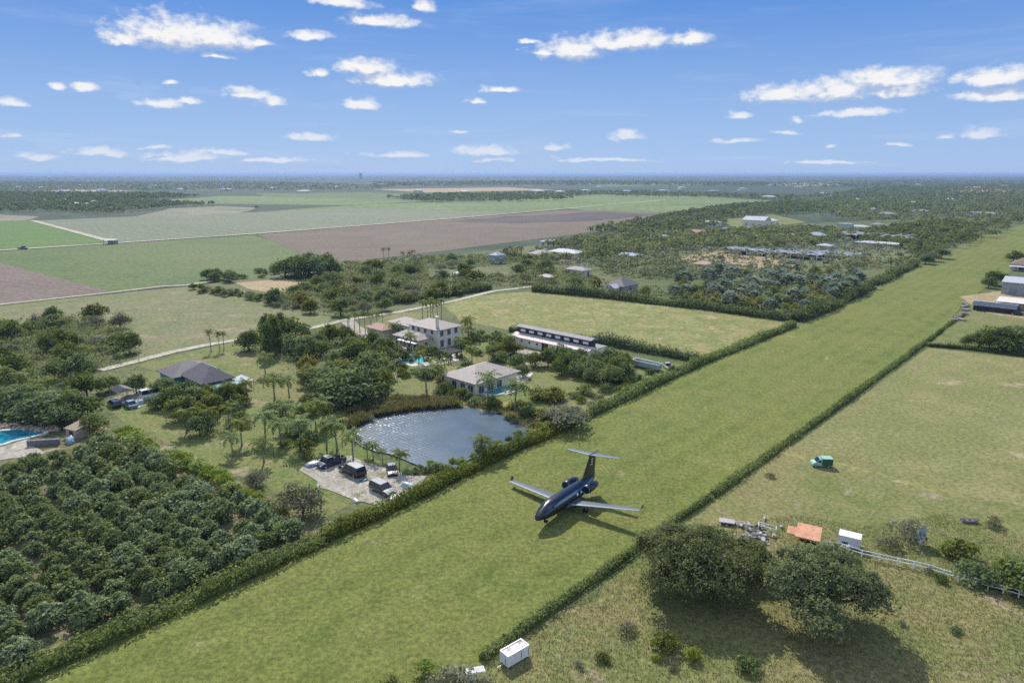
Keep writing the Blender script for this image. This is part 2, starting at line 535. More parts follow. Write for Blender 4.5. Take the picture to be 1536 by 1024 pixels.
G_ROWS = field_mat("row_crop", ((.125,.16,.072),(.155,.18,.09),(.105,.14,.06)), 0.004, 0.02, 0.3, stripe=(R(38), 14, .75, (.25,.245,.20)), bump=0.2)
G_FAR  = field_mat("far_crop", ((.125,.18,.05),(.17,.205,.075),(.10,.14,.055)), 0.003, 0.012, 0.1, stripe=(R(97), 26, .3, (.20,.26,.12)), bump=0.2)
G_SOIL = field_mat("ploughed_soil", ((.140,.108,.075),(.165,.13,.09),(.12,.093,.066)), 0.006, 0.03, 0.5, stripe=(R(97), 12, .3, (.21,.17,.14)), bump=0.25)
G_SOIL2= field_mat("violet_ploughed_soil", ((.165,.128,.10),(.19,.15,.12),(.15,.118,.092)), 0.008, 0.04, 0.5, stripe=(R(-66), 7, .3, (.21,.17,.145)), bump=0.25)
G_SAND = field_mat("pale_sand", ((.35,.32,.265),(.43,.395,.335),(.27,.245,.185)), 0.06, 0.35, 1.5, dirt=((.19,.18,.10), .5))
G_TRACK= field_mat("track_sand", ((.40,.37,.28),(.47,.43,.34),(.34,.32,.23)), 0.05, 0.3, 1.2)
G_DIRT = field_mat("tan_dirt", ((.33,.25,.14),(.38,.29,.16),(.29,.24,.12)), 0.03, 0.15, 0.8)
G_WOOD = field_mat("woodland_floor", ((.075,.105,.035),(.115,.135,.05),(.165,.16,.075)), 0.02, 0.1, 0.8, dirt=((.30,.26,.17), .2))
G_FARW = field_mat("far_land", ((.035,.058,.032),(.055,.08,.042),(.085,.11,.058)), 0.0011, 0.0045, 0.03, dirt=((.28,.26,.21), .10), bump=0)

G_DRYF = field_mat("dry_clearing", ((.22,.20,.145),(.27,.245,.18),(.17,.18,.11)), 0.006, 0.03, 0.3, dirt=((.13,.15,.07), .5), bump=0.2)
G_GOLD = field_mat("golden_bank", ((.34,.27,.10),(.42,.33,.14),(.22,.22,.07)), 0.08, 0.3, 1.5, dirt=((.16,.18,.06), .5))
# one base sheet out to the horizon
vs, fs = [], []
rings = [0, 60, 150, 400, 1000, 2500, 6000, 14000, 40000]
nseg = 48
vs.append((0, 0, 0))
for r in rings[1:]:
    for k in range(nseg): vs.append((r * math.cos(2 * math.pi * k / nseg), r * math.sin(2 * math.pi * k / nseg), 0))
for k in range(nseg): fs.append((0, 1 + k, 1 + (k + 1) % nseg))
for i in range(len(rings) - 2):
    for k in range(nseg):
        a = 1 + i * nseg; fs.append((a + k, a + nseg + k, a + nseg + (k + 1) % nseg, a + (k + 1) % nseg))
me = bpy.data.meshes.new("ground"); me.from_pydata(vs, [], fs); me.materials.append(G_FARW)
tag(link("ground", me), "flat open farmland reaching to the horizon", None, None, 'structure')

def field(name, pix, z, mat, label, amp=0.0, seed=1, step=8.0):
    pts = gp(*pix)
    if amp: pts = wobble(pts, amp, seed, step)
    return sheet(name, pts, z, mat, label)

# near land, from below upwards
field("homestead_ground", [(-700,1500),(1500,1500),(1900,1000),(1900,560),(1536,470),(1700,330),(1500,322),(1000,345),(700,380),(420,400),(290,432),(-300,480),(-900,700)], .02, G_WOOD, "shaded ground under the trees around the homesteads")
# fields beyond
field("crop_field", [(-500,410),(-80,382),(170,366),(380,353),(520,392),(420,412),(320,424),(165,438),(-300,490)], .06, G_CROP, "blue-green crop field below the pale farm track")
field("crop_field", [(-500,425),(-200,340),(45,331),(165,363),(0,376),(-300,398)], .07, G_CROP2, "bright green wedge of crop at the far end of the farm track")
field("row_crop_field", [(50,331),(220,324),(390,318),(640,306),(900,296),(1000,300),(905,307),(850,312),(700,325),(560,336),(380,350),(172,363)], .08, G_ROWS, "pale crop field planted in rows beyond the farm track")
field("far_crop_field", [(395,317),(560,306),(850,298),(1150,300),(1160,306),(1020,320),(905,318),(850,313),(760,319),(560,312)], .09, G_FAR, "bright green field in front of the distant woods")
field("ploughed_field", [(385,352),(560,338),(700,327),(850,315),(905,316),(1010,321),(960,335),(860,352),(700,372),(520,394),(470,388)], .10, G_SOIL, "long brown ploughed field behind the homesteads")
field("painted_cloud_shadow", [(655,333),(760,325),(900,318),(995,322),(900,331),(780,335)], .115, field_mat("painted_cloud_shadow", ((.075,.06,.06),(.095,.075,.072),(.12,.095,.085)), .01, .05, .5, bump=.2), "darker strip painted as a cloud shadow across the far end of the brown ploughed field", 9, 33, 20)  # a cloud's shadow, put into the soil colour as a darker sheet
field("ploughed_field", [(-300,345),(0,395),(165,437),(0,456),(-500,520)], .11, G_SOIL2, "violet brown ploughed corner with furrows by the lower track")
field("meadow", [(-300,492),(0,459),(165,441),(275,430),(305,434),(420,452),(500,472),(480,492),(365,506),(210,538),(190,500),(120,480),(0,490),(-300,540)], .05, G_OLIVE, "olive rough meadow between the thicket and the ploughed corner", 1.5, 3)
field("dirt_patch", [(355,424),(430,418),(452,424),(425,442),(370,434)], .09, G_DIRT, "tan bare dirt patch below the round tree clump", 1.0, 4)
field("meadow", [(664,458),(700,446),(790,437),(900,446),(1060,462),(1192,481),(1130,510),(1050,538),(930,517),(760,493),(690,482)], .05, G_MEAD, "yellowish unmown paddock framed by hedges", 0.8, 5)
field("airstrip", [(-340,1180),(60,1012),(400,858),(590,768),(730,700),(869,636),(1050,551),(1190,494),(1300,440),(1370,404),(1480,352),(1552,332),(1640,318),(1640,330),(1536,395),(1455,448),(1390,516),(1060,760),(720,1000),(420,1230)], .10, G_RUN, "long mown grass airstrip running between two hedges")
field("meadow", [(1392,522),(1560,540),(1900,580),(1900,960),(1536,840),(1300,760),(1060,765)], .05, G_RM, "wide pale dry meadow beside the airstrip hedge")
field("pasture", [(1170,672),(1300,690),(1536,760),(1900,860),(1900,1500),(500,1500),(720,1005),(1066,762)], .06, G_PAS, "scrubby pasture around the two big oaks", 3.5, 8)
field("lawn", [(1392,518),(1536,533),(1800,560),(1800,450),(1536,446),(1480,440),(1440,470)], .06, G_LAWN, "lawn behind the sheds beside the airstrip", 0.8, 9)
field("lawn", [(160,612),(215,560),(330,520),(420,520),(470,560),(560,600),(560,680),(600,720),(480,780),(400,735),(300,690),(210,650)], .05, G_LAWN, "sparse lawn with palms beside the orchard", 1.2, 10)
field("lawn", [(200,548),(365,510),(430,540),(450,580),(400,600),(330,560),(240,560)], .07, G_LAWN, "mown lawn behind the teal house", 1.0, 11)
field("lawn", [(520,500),(600,468),(660,470),(640,500),(560,515)], .06, G_LAWN, "lawn in front of the white villa", 0.6, 12)
field("lawn", [(690,520),(770,500),(880,520),(1000,545),(1050,550),(900,612),(820,650),(700,640),(560,600),(590,560)], .06, G_LAWN, "garden lawn around the pool house", 0.8, 13)
field("orchard_ground", [(-500,820),(0,668),(80,655),(150,640),(225,650),(330,705),(420,748),(520,795),(400,855),(240,928),(60,1010),(-300,1180),(-700,1200)], .06, G_ORCH, "bare brown soil between the orchard rows", 0.8, 14)
field("paddock", [(1010,384),(1080,376),(1150,380),(1200,392),(1190,404),(1120,404),(1030,396)], .08, G_DIRT, "tan dry paddock among the far groves", 2.0, 15)
field("paddock", [(1240,370),(1350,372),(1380,386),(1290,396),(1220,382)], .09, G_LAWN, "green paddock beside the shade houses", 2.0, 16)
# far strips
FARF = [("pale_field", [(205,325),(255,313),(330,309),(388,312),(360,320),(285,324)], G_DRYF, "pale sandy clearing by the far tree belt"),
 ("pale_field", [(-80,327),(0,322),(60,325),(40,331),(-80,334)], G_DRYF, "tan clearing left of the far tree belt"),
 ("pale_field", [(560,284),(760,281),(830,285),(640,289)], G_DIRT, "long pale pinkish strip of bare ground below the horizon woods"),
 ("green_field", [(250,300),(330,294),(560,296),(640,302),(520,308),(300,306)], G_FAR, "green strip of field in front of the left horizon woods"),
 ("green_field", [(380,290),(560,289),(680,295),(560,299),(400,296)], G_CROP, "dull green strip of field below the horizon"),
 ("green_field", [(760,300),(900,292),(1060,295),(1180,302),(1000,308)], G_FAR, "light green field behind the ploughed soil"),
 ("pale_field", [(860,276),(1000,274),(1080,277),(920,280)], G_CROP2, "thin green field near the horizon"),
 ("pale_field", [(1150,276),(1260,272),(1310,275),(1200,280)], G_SAND, "thin pale strip of ground near the right horizon"),
 ("pale_field", [(1400,286),(1480,283),(1640,290),(1640,296),(1500,291)], G_DIRT, "tan clearing near the right horizon"),
 ("pale_field", [(40,288),(110,284),(200,286),(120,291)], G_SAND, "pale clearing in the left horizon woods"),
 ("pale_field", [(120,292),(200,288),(240,291),(150,295)], G_DIRT, "tan strip in the left woods"),
 ("green_field", [(1180,310),(1260,304),(1300,308),(1220,314)], G_CROP, "small green paddock in the right woods"),
 ("pale_field", [(1300,340),(1420,330),(1460,340),(1330,350)], G_LAWN, "grassy clearing among the right hand woods"),
 ("pale_field", [(1080,330),(1160,322),(1210,334),(1110,346)], G_LAWN, "grassy yard around the far white house")]
for i, (n, px, m, lab) in enumerate(FARF):
    field(n, px, .13 + .012 * i, m, lab, 6.0 if px[0][1] < 300 else 2.0, 30 + i, 25)

# tracks
strip("farm_track", gp((-300,399),(0,376),(170,365),(380,351),(560,337),(700,326),(850,313),(900,308),(1000,300)), 7.0, .34, G_TRACK, "pale farm track between the green fields")
strip("farm_track", gp((-300,492),(0,457),(100,446),(165,439),(240,430),(278,428),(330,420)), 3.0, .16, G_TRACK, "pale track along the foot of the ploughed corner")
strip("farm_track", gp((172,364),(120,350),(48,331)), 6.0, .35, G_TRACK, "pale track along the wedge of bright crop")
strip("driveway", gp((150,556),(210,541),(260,528),(310,518),(370,508),(420,500),(470,492),(520,480),(600,468),(680,452),(740,437),(800,430)), 3.2, .18, G_TRACK, "pale sandy road running from the teal house past the villa")
strip("driveway", gp((520,480),(530,492),(560,506),(590,515)), 5.0, .20, G_SAND, "pale gravel drive up to the villa")
field("gravel_yard", [(452,706),(476,690),(522,684),(575,698),(632,716),(616,740),(568,760),(526,750),(482,728)], .12, G_SAND, "pale gravel yard where the cars are parked", 0.9, 21, 2.5)
field("gravel_yard", [(160,600),(225,580),(260,590),(200,615)], .12, G_SAND, "pale gravel beside the canopy and cars", 0.5, 22, 3)
field("gravel_yard", [(-60,690),(0,690),(70,680),(40,660),(100,640),(130,648),(70,640),(-60,640)], .11, G_SAND, "pale paving round the free form pool", 0.4, 23, 3)
field("gravel_yard", [(1440,446),(1500,437),(1600,450),(1600,490),(1480,470)], .12, G_DIRT, "dry yard in front of the sheds", 0.8, 24, 4)
strip("vehicle_track", [at(1165,674), at(1215,690), at(1260,698), at(1330,716), at(1440,745)], 2.4, .075, G_MEAD, "faint flattened track across the dry meadow")

field("bank", [(640,600),(720,594),(770,606),(806,622),(818,640),(796,650),(745,622),(690,612)], .15, G_GOLD, "golden grassy bank behind the pond", .5, 51, 2)
# pond
POND = gp((528,664),(534,645),(562,626),(620,616),(690,610),(745,620),(796,648),(778,668),(726,682),(690,700),(660,708),(634,702),(602,688),(562,678))
pm, nt, out = new_mat("pond_water")
p = N(nt, "ShaderNodeBsdfPrincipled")
v = world_pos(nt)
murk = mixc(nt, ramp(nt, noise_n(nt, v, 0.12, 4), .35, .65), (.045,.08,.11), (.07,.105,.135))
nt.links.new(murk, p.inputs["Base Color"])
p.inputs["Roughness"].default_value = 0.24
p.inputs["IOR"].default_value = 1.33
nt.links.new(p.outputs[0], out.inputs[0])
# real wavelets on the pond: a fine mesh of small crossing ripples
rng = np.random.default_rng(21)
px_ = np.array([p_[:] for p_ in POND]); x0, y0 = px_.min(0)[:2]; x1, y1 = px_.max(0)[:2]; STEP = .09
gx, gy = np.arange(x0, x1, STEP), np.arange(y0, y1, STEP)
X, Y = np.meshgrid(gx, gy)
Z = np.zeros_like(X)
for i in range(34):
    wl = rng.uniform(.26, .95); th_ = rng.normal(R(70), 1.1); k_ = 2 * math.pi / wl
    Z += rng.uniform(.5, 1.0) * wl * .0029 * np.sin(k_ * (X * math.cos(th_) + Y * math.sin(th_)) + rng.uniform(0, 6.3))
gust = .35 + .65 / (1 + np.exp(-(np.sin(X * .21 + 1.1) + np.sin(Y * .27 - X * .1) + .9 * np.sin(X * .43 + Y * .33)) * 1.6)) + .35 * (X < x0 + .45 * (x1 - x0))
Z *= gust * (.45 + .75 / (1 + np.exp(((X - x0) / (x1 - x0) - .30 + .5 * ((y1 - Y) / (y1 - y0) - .45)) * 7)))
poly_ = wobble(POND, 0.5, 6, 2.5)
def in_poly(X, Y, poly):
    c = np.zeros(X.shape, bool); j = len(poly) - 1
    for i in range(len(poly)):
        xi, yi, xj, yj = poly[i][0], poly[i][1], poly[j][0], poly[j][1]
        if yi != yj: c ^= ((yi > Y) != (yj > Y)) & (X < (xj - xi) * (Y - yi) / (yj - yi) + xi)
        j = i
    return c
IN = in_poly(X, Y, poly_)
idx = np.arange(X.size).reshape(X.shape)
q = np.stack([idx[:-1, :-1], idx[:-1, 1:], idx[1:, 1:], idx[1:, :-1]], -1)[IN[:-1, :-1] & IN[1:, 1:] & IN[:-1, 1:] & IN[1:, :-1]]
used, inv = np.unique(q, return_inverse=True)
V_ = np.stack([X.ravel()[used], Y.ravel()[used], Z.ravel()[used] + .22], 1)
tag(link("pond_water", np_mesh("pond_water", V_, inv.reshape(-1, 4), [pm], smooth=True)), "dark glittering pond beside the airstrip hedge", None, None, 'structure')
# ------------------------------------------------------------------ plants
L_OAK   = leaf_mat("oak_leaves", (.105,.135,.056), (.28,.32,.13), 0.48, .5, .015, .015)
L_DARK  = leaf_mat("dark_leaves", (.075,.13,.038), (.215,.275,.08), 0.50, .45, .02, .015)
L_MID   = leaf_mat("mid_leaves", (.115,.16,.038), (.27,.30,.08), 0.52, .5, .025, .015)
L_YEL   = leaf_mat("yellow_leaves", (.19,.19,.035), (.39,.35,.08), 0.52, .5, .02, .015)
L_GREY  = leaf_mat("grey_leaves", (.15,.16,.10), (.31,.30,.20), 0.46, .55, .02, .015)
L_ORCH  = leaf_mat("orchard_leaves", (.085,.132,.042), (.30,.365,.13), 0.44, .4, .02, .015)
L_PALM  = leaf_mat("palm_leaves", (.13,.185,.04), (.36,.40,.11), 0.52, .4, .02, .015)
L_SILV  = leaf_mat("silver_palm_leaves", (.15,.205,.165), (.33,.405,.33), 0.46, .45, .015, .015)
L_HEDGE = leaf_mat("hedge_leaves", (.10,.145,.030), (.28,.325,.07), 0.52, .5, .012, .015)
L_HEDGD = leaf_mat("dark_hedge_leaves", (.07,.105,.035), (.18,.22,.07), 0.48, .5, .012, .015)
L_LIME  = leaf_mat("lime_leaves", (.19,.28,.03), (.40,.48,.08), 0.52, .45, .015, .015)
L_REED  = leaf_mat("reed_leaves", (.12,.108,.055), (.28,.235,.13), 0.46, .6, .02, .015)
BARK    = plain("bark", (.16,.125,.09), .9, var=.3, scale=6, bump=.4)
PBARK   = plain("palm_bark", (.27,.235,.19), .9, var=.25, scale=9, bump=.3)

def crown_np(rng, lobes, n_clump, per, leaf, spread, aspect=0.6, shell=0.55, flat=0.0):
    """leaf clumps through the volume of several lobes -> verts, faces, tint"""
    vol = np.array([l[1][0] * l[1][1] * l[1][2] for l in lobes]) ** (2 / 3); vol /= vol.sum()
    Vs, Fs, Ts = [], [], []; base = 0
    which = rng.choice(len(lobes), n_clump, p=vol)
    for w in which:
        c0, r0 = np.array(lobes[w][0]), np.array(lobes[w][1])
        d = rng.normal(size=3); d /= np.linalg.norm(d)
        if d[2] < -0.35: d[2] *= -0.6
        rad = shell + (1 - shell) * rng.random() ** 0.6
        cc = c0 + d * r0 * rad
        sp = spread * rng.uniform(0.7, 1.35)
        m = int(per * rng.uniform(0.6, 1.4))
        off = rng.normal(size=(m, 3)) * sp * np.array([1, 1, 0.55])
        off[:, 2] -= 0.25 * (off[:, 0] ** 2 + off[:, 1] ** 2) / max(sp, .01)
        pos = cc + off
        nr = unit(d[None] * 0.55 + unit(off + 1e-6) * 0.5 + rng.normal(size=(m, 3)) * 0.55 + np.array([0, 0, 0.45 + flat]))
        v, f = leaf_quads(rng, pos, nr, leaf * rng.uniform(0.6, 1.35, m), aspect, 0.12)
        ct = np.clip(rng.normal(0.45, 0.27), 0, 1)
        t = np.clip(ct + rng.normal(0, 0.16, m), 0, 1)
        Vs.append(v); Fs.append(f + base); base += len(v); Ts.append(np.repeat(t, 4))
    return np.concatenate(Vs), np.concatenate(Fs), np.concatenate(Ts)

def trunk_mb(rnd, h, r, limbs, lobes, fork=0.35):
    mb = MB()
    lean = Vector((rnd.uniform(-.05, .05) * h, rnd.uniform(-.05, .05) * h, 0))
    top = Vector((lean.x, lean.y, h * fork))
    mb.tube([(0, 0, -.15), (lean.x * .3, lean.y * .3, h * fork * .4), top], [r * 1.35, r, r * .85], 7)
    for k in range(limbs):
        c = Vector(lobes[k % len(lobes)][0])
        tip = c + Vector((rnd.uniform(-.3, .3), rnd.uniform(-.3, .3), .1)) * h * .1
        mid = top.lerp(tip, .5) + Vector((0, 0, -.04 * h))
        mb.tube([top - Vector((0, 0, .1)), mid, tip], [r * .6, r * .4, r * .14], 5)
        for j in range(2):
            t2 = tip + Vector((rnd.uniform(-1, 1), rnd.uniform(-1, 1), rnd.uniform(.0, .7))) * h * .14
            mb.tube([mid, mid.lerp(t2, .6), t2], [r * .3, r * .2, r * .06], 4)
    return mb

def make_kind(name, seed, lobes, n_clump, per, leaf, spread, lmat, h, r, limbs=5, fork=.35, aspect=.6, shell=.55, bark=None, flat=0.0):
    rng = np.random.default_rng(seed); rnd = random.Random(seed)
    v, f, t = crown_np(rng, lobes, n_clump, per, leaf, spread, aspect, shell, flat)
    cm = np_mesh(name + "_crown", v, f, [lmat], tint=t)
    tm_mb = trunk_mb(rnd, h, r, limbs, lobes, fork)
    tm = tm_mb.mesh(name + "_trunk", bark or BARK, smooth=True)
    tv, tf = quads_of(tm_mb)
    wv = np.concatenate([v, tv]); wf = np.concatenate([f, tf + len(v)])
    wm = np_mesh(name + "_whole", wv, wf, [lmat, bark or BARK], np.r_[np.zeros(len(f), int), np.ones(len(tf), int)], np.r_[t, np.zeros(len(tv))])
    return dict(crown=cm, trunk=tm, whole=wm, h=h)

def lobes_of(rnd, n, W, H0, H1, rr):
    """n lobes spread in a crown W wide between heights H0..H1"""
    out = []
    for k in range(n):
        a = 2 * math.pi * (k + rnd.uniform(-.3, .3)) / max(1, n - 1)
        d = 0 if k == 0 else W / 2 * rnd.uniform(.45, .72)
        rad = rr * W / 2 * rnd.uniform(.75, 1.15)
        z = H0 + (H1 - H0) * (rnd.uniform(.56, .70) if k == 0 else rnd.uniform(.26, .56))
        rz_ = (H1 - H0) * rnd.uniform(.30, .40)
        out.append(((d * math.cos(a), d * math.sin(a), z), (rad, rad, rz_)))
    return out

KIND = {}
def add_kinds():
    rnd = random.Random(7)
    for i in range(4):   # round broadleaf trees, 7 m
        KIND.setdefault('dark', []).append(make_kind("broadleaf", 10 + i, lobes_of(rnd, 8, 6.2, .5, 7.0, .58), 130, 20, .58, .52, L_DARK, 7, .2))
    for i in range(4):
        KIND.setdefault('mid', []).append(make_kind("light_broadleaf", 20 + i, lobes_of(rnd, 8, 6.0, .3, 6.4, .56), 125, 20, .56, .52, L_MID, 6.5, .17))
    for i in range(2):
        KIND.setdefault('yellow', []).append(make_kind("yellow_broadleaf", 30 + i, lobes_of(rnd, 7, 5.4, .2, 5.2, .58), 110, 20, .58, .5, L_YEL, 5.5, .15))
    for i in range(3):
        KIND.setdefault('grey', []).append(make_kind("grey_broadleaf", 40 + i, lobes_of(rnd, 8, 6.0, .5, 5.8, .52), 120, 18, .44, .55, L_GREY, 6, .16, limbs=8, shell=.4))
    for i in range(2):   # tall narrow trees
        KIND.setdefault('tall', []).append(make_kind("tall_tree", 50 + i, [((0, 0, 3), (1.4, 1.4, 2)), ((.3, .2, 6), (1.5, 1.5, 2.2)), ((-.2, .1, 9), (1.1, 1.1, 2.0)), ((.1, -.3, 10.6), (.7, .7, 1.2))], 90, 18, .55, .5, L_DARK, 11, .16, limbs=6, fork=.3))
    for i in range(3):   # shrubs, 2 m
        KIND.setdefault('shrub', []).append(make_kind("shrub", 60 + i, lobes_of(rnd, 5, 2.8, .1, 2.2, .62), 50, 16, .34, .26, L_MID, 2.2, .06, limbs=6, fork=.15))
    for i in range(2):
        KIND.setdefault('dshrub', []).append(make_kind("dark_shrub", 70 + i, lobes_of(rnd, 5, 2.9, .1, 2.2, .62), 50, 16, .34, .26, L_DARK, 2.2, .06, limbs=6, fork=.15))
    for i in range(2):
        KIND.setdefault('lime', []).append(make_kind("lime_shrub", 80 + i, lobes_of(rnd, 5, 2.9, .1, 2.4, .6), 48, 16, .42, .28, L_LIME, 2.3, .06, limbs=6, fork=.15, aspect=.4))
    for i in range(2):
        KIND.setdefault('gshrub', []).append(make_kind("grey_shrub", 90 + i, lobes_of(rnd, 5, 2.9, .1, 2.0, .55), 40, 14, .26, .3, L_GREY, 2.1, .05, limbs=9, fork=.12, shell=.4))
    for i in range(5):   # orchard trees with big hanging leaves
        KIND.setdefault('orchard', []).append(make_kind("orchard", 100 + i, lobes_of(rnd, 8, 3.2, .2, 2.9, .42), 95, 17, .43, .24, L_ORCH, 2.9, .10, limbs=6, fork=.2, aspect=.5, flat=.5, shell=.75))
add_kinds()

# --- palms
def frond(rng, n_seg, length, droop, lift, leaf, width, ang):
    """a feather frond as leaflet strips -> quads"""
    V = []
    prev = np.array([0., 0., 0.]); d0 = lift
    pts = [prev]
    for k in range(n_seg):
        d0 -= droop / n_seg * (0.5 + k / n_seg)
        pts.append(pts[-1] + np.array([math.cos(d0), 0, math.sin(d0)]) * length / n_seg)
    pts = np.array(pts); ca, sa = math.cos(ang), math.sin(ang)
    rot = np.array([[ca, -sa, 0], [sa, ca, 0], [0, 0, 1]])
    Q = []
    for k in range(n_seg):
        a, b = pts[k], pts[k + 1]
        s = math.sin(math.pi * (0.12 + 0.83 * (k + .5) / n_seg)) ** .7
        for side in (-1, 1):
            o = np.array([leaf * .30, side * leaf * s, -leaf * s * rng.uniform(.35, .6)])
            w = (b - a) * .78
            Q.append([a, a + w, a + w * .55 + o * 1.05, a + o])
        Q.append([a + [0, -width, 0], b + [0, -width * .7, 0], b + [0, width * .7, 0], a + [0, width, 0]])
    Q = np.array(Q).reshape(-1, 3) @ rot.T
    return Q

def make_palm(name, seed, h, nf, flen, lmat, r=.15, fan=False, segs=7):
    rng = np.random.default_rng(seed); rnd = random.Random(seed)
    lean = np.array([rnd.uniform(-.07, .07) * h, rnd.uniform(-.07, .07) * h, h])
    Vs, Ts = [], []
    for k in range(nf):
        ang = 2.4 * k + rng.uniform(-.25, .25)
        u = k / nf
        if fan:
            lift = 1.25 - 1.75 * u; L = flen * rng.uniform(.85, 1.1)
            d = np.array([math.cos(ang) * math.cos(lift), math.sin(ang) * math.cos(lift), math.sin(lift)])
            c = lean + d * L * .55
            side = unit(np.cross(d, [0, 0, 1.])[None] + 1e-6)[0]; up = np.cross(side, d)
            q = []
            for j in range(9):
                t = (j - 4) / 4 * 1.25
                tip = c + (d * math.cos(t) + side * math.sin(t)) * L * .6 - np.array([0, 0, .12 * L * abs(t)])
                wv = (side * math.cos(t) - d * math.sin(t)) * L * .10
                mid = (c + tip) / 2 + up * .05
                q += [c, mid - wv, tip, mid + wv]
            q += [lean, lean + side * .03, c + side * .03, c]
            v = np.array(q)
        else:
            v = frond(rng, segs, flen * rng.uniform(.85, 1.1), 1.75 + .5 * u, 1.15 - 1.35 * u, flen * .19, .05, ang) + lean
        Vs.append(v); Ts.append(np.full(len(v), np.clip(rng.normal(.62 - .5 * u, .15), 0, 1)))
    v = np.concatenate(Vs); f = np.arange(len(v)).reshape(-1, 4); t = np.concatenate(Ts)
    cm = np_mesh(name + "_crown", v, f, [lmat], tint=t)
    mb = MB()
    mb.tube([(0, 0, -.15), tuple(lean * .12 + [0.02, 0, 0]), tuple(lean * .55 + [.04, .02, 0]), tuple(lean - [0, 0, .1]), tuple(lean + [0, 0, .25])], [r * 1.6, r * 1.1, r * .85, r * .95, r * .4], 7)
    tm = mb.mesh(name + "_trunk", PBARK, smooth=True)
    tv, tf = quads_of(mb)
    wm = np_mesh(name + "_whole", np.concatenate([v, tv]), np.concatenate([f, tf + len(v)]), [lmat, PBARK], np.r_[np.zeros(len(f), int), np.ones(len(tf), int)], np.r_[t, np.zeros(len(tv))])
    return dict(crown=cm, trunk=tm, whole=wm, h=h)
KIND['palm'] = [make_palm("palm", 200 + i, 5.0, 17, 2.9, L_PALM) for i in range(3)]
KIND['tallpalm'] = [make_palm("tall_palm", 210 + i, 8.5, 15, 2.6, L_PALM, .17) for i in range(2)]
KIND['silver'] = [make_palm("silver_palm", 220 + i, 2.2, 26, 2.5, L_SILV, .22, fan=True) for i in range(2)]
KIND['fanpalm'] = [make_palm("fan_palm", 230 + i, 3.2, 16, 1.5, L_PALM, .16, fan=True) for i in range(1)]
KIND['banana'] = [make_palm("banana_plant", 240 + i, 1.5, 11, 2.0, L_LIME, .12, segs=5) for i in range(2)]

WORDS = dict(dark="broadleaf_tree", mid="broadleaf_tree", yellow="broadleaf_tree", grey="broadleaf_tree", tall="broadleaf_tree", shrub="shrub", dshrub="shrub", lime="shrub",
             gshrub="shrub", orchard="orchard_tree", palm="palm_tree", tallpalm="palm_tree", silver="palm_tree", fanpalm="palm_tree", banana="banana_plant")
CATS = dict(broadleaf_tree="tree", shrub="shrub", orchard_tree="fruit tree", palm_tree="palm", banana_plant="banana plant")
PR = random.Random(99)
COUNT = {}
def plant(kind, p, h, label, group=None, parts=None, var=None, wide=1.0, name=None, lmat=None):
    k = KIND[kind][PR.randrange(len(KIND[kind])) if var is None else var]
    s = h / k['h'] if kind not in ('palm', 'tallpalm', 'silver', 'fanpalm', 'banana') else h / (k['h'] * 1.12)
    nm = name or WORDS[kind]
    if parts is None: parts = p.y < 260
    COUNT[nm] = COUNT.get(nm, 0) + 1
    if parts:
        root = thing(nm, label, CATS.get(nm, "tree"), p, PR.uniform(0, 6.28), group)
        link("crown", k['crown'], root); link("trunk", k['trunk'], root)
    else:
        root = tag(link(nm, k['whole']), label, CATS.get(nm, "tree"), group)
        root.location = p; root.rotation_euler = (0, 0, PR.uniform(0, 6.28))
    sv = PR.uniform(.92, 1.08)
    root.scale = (s * wide * sv, s * wide / sv, s)
    return root

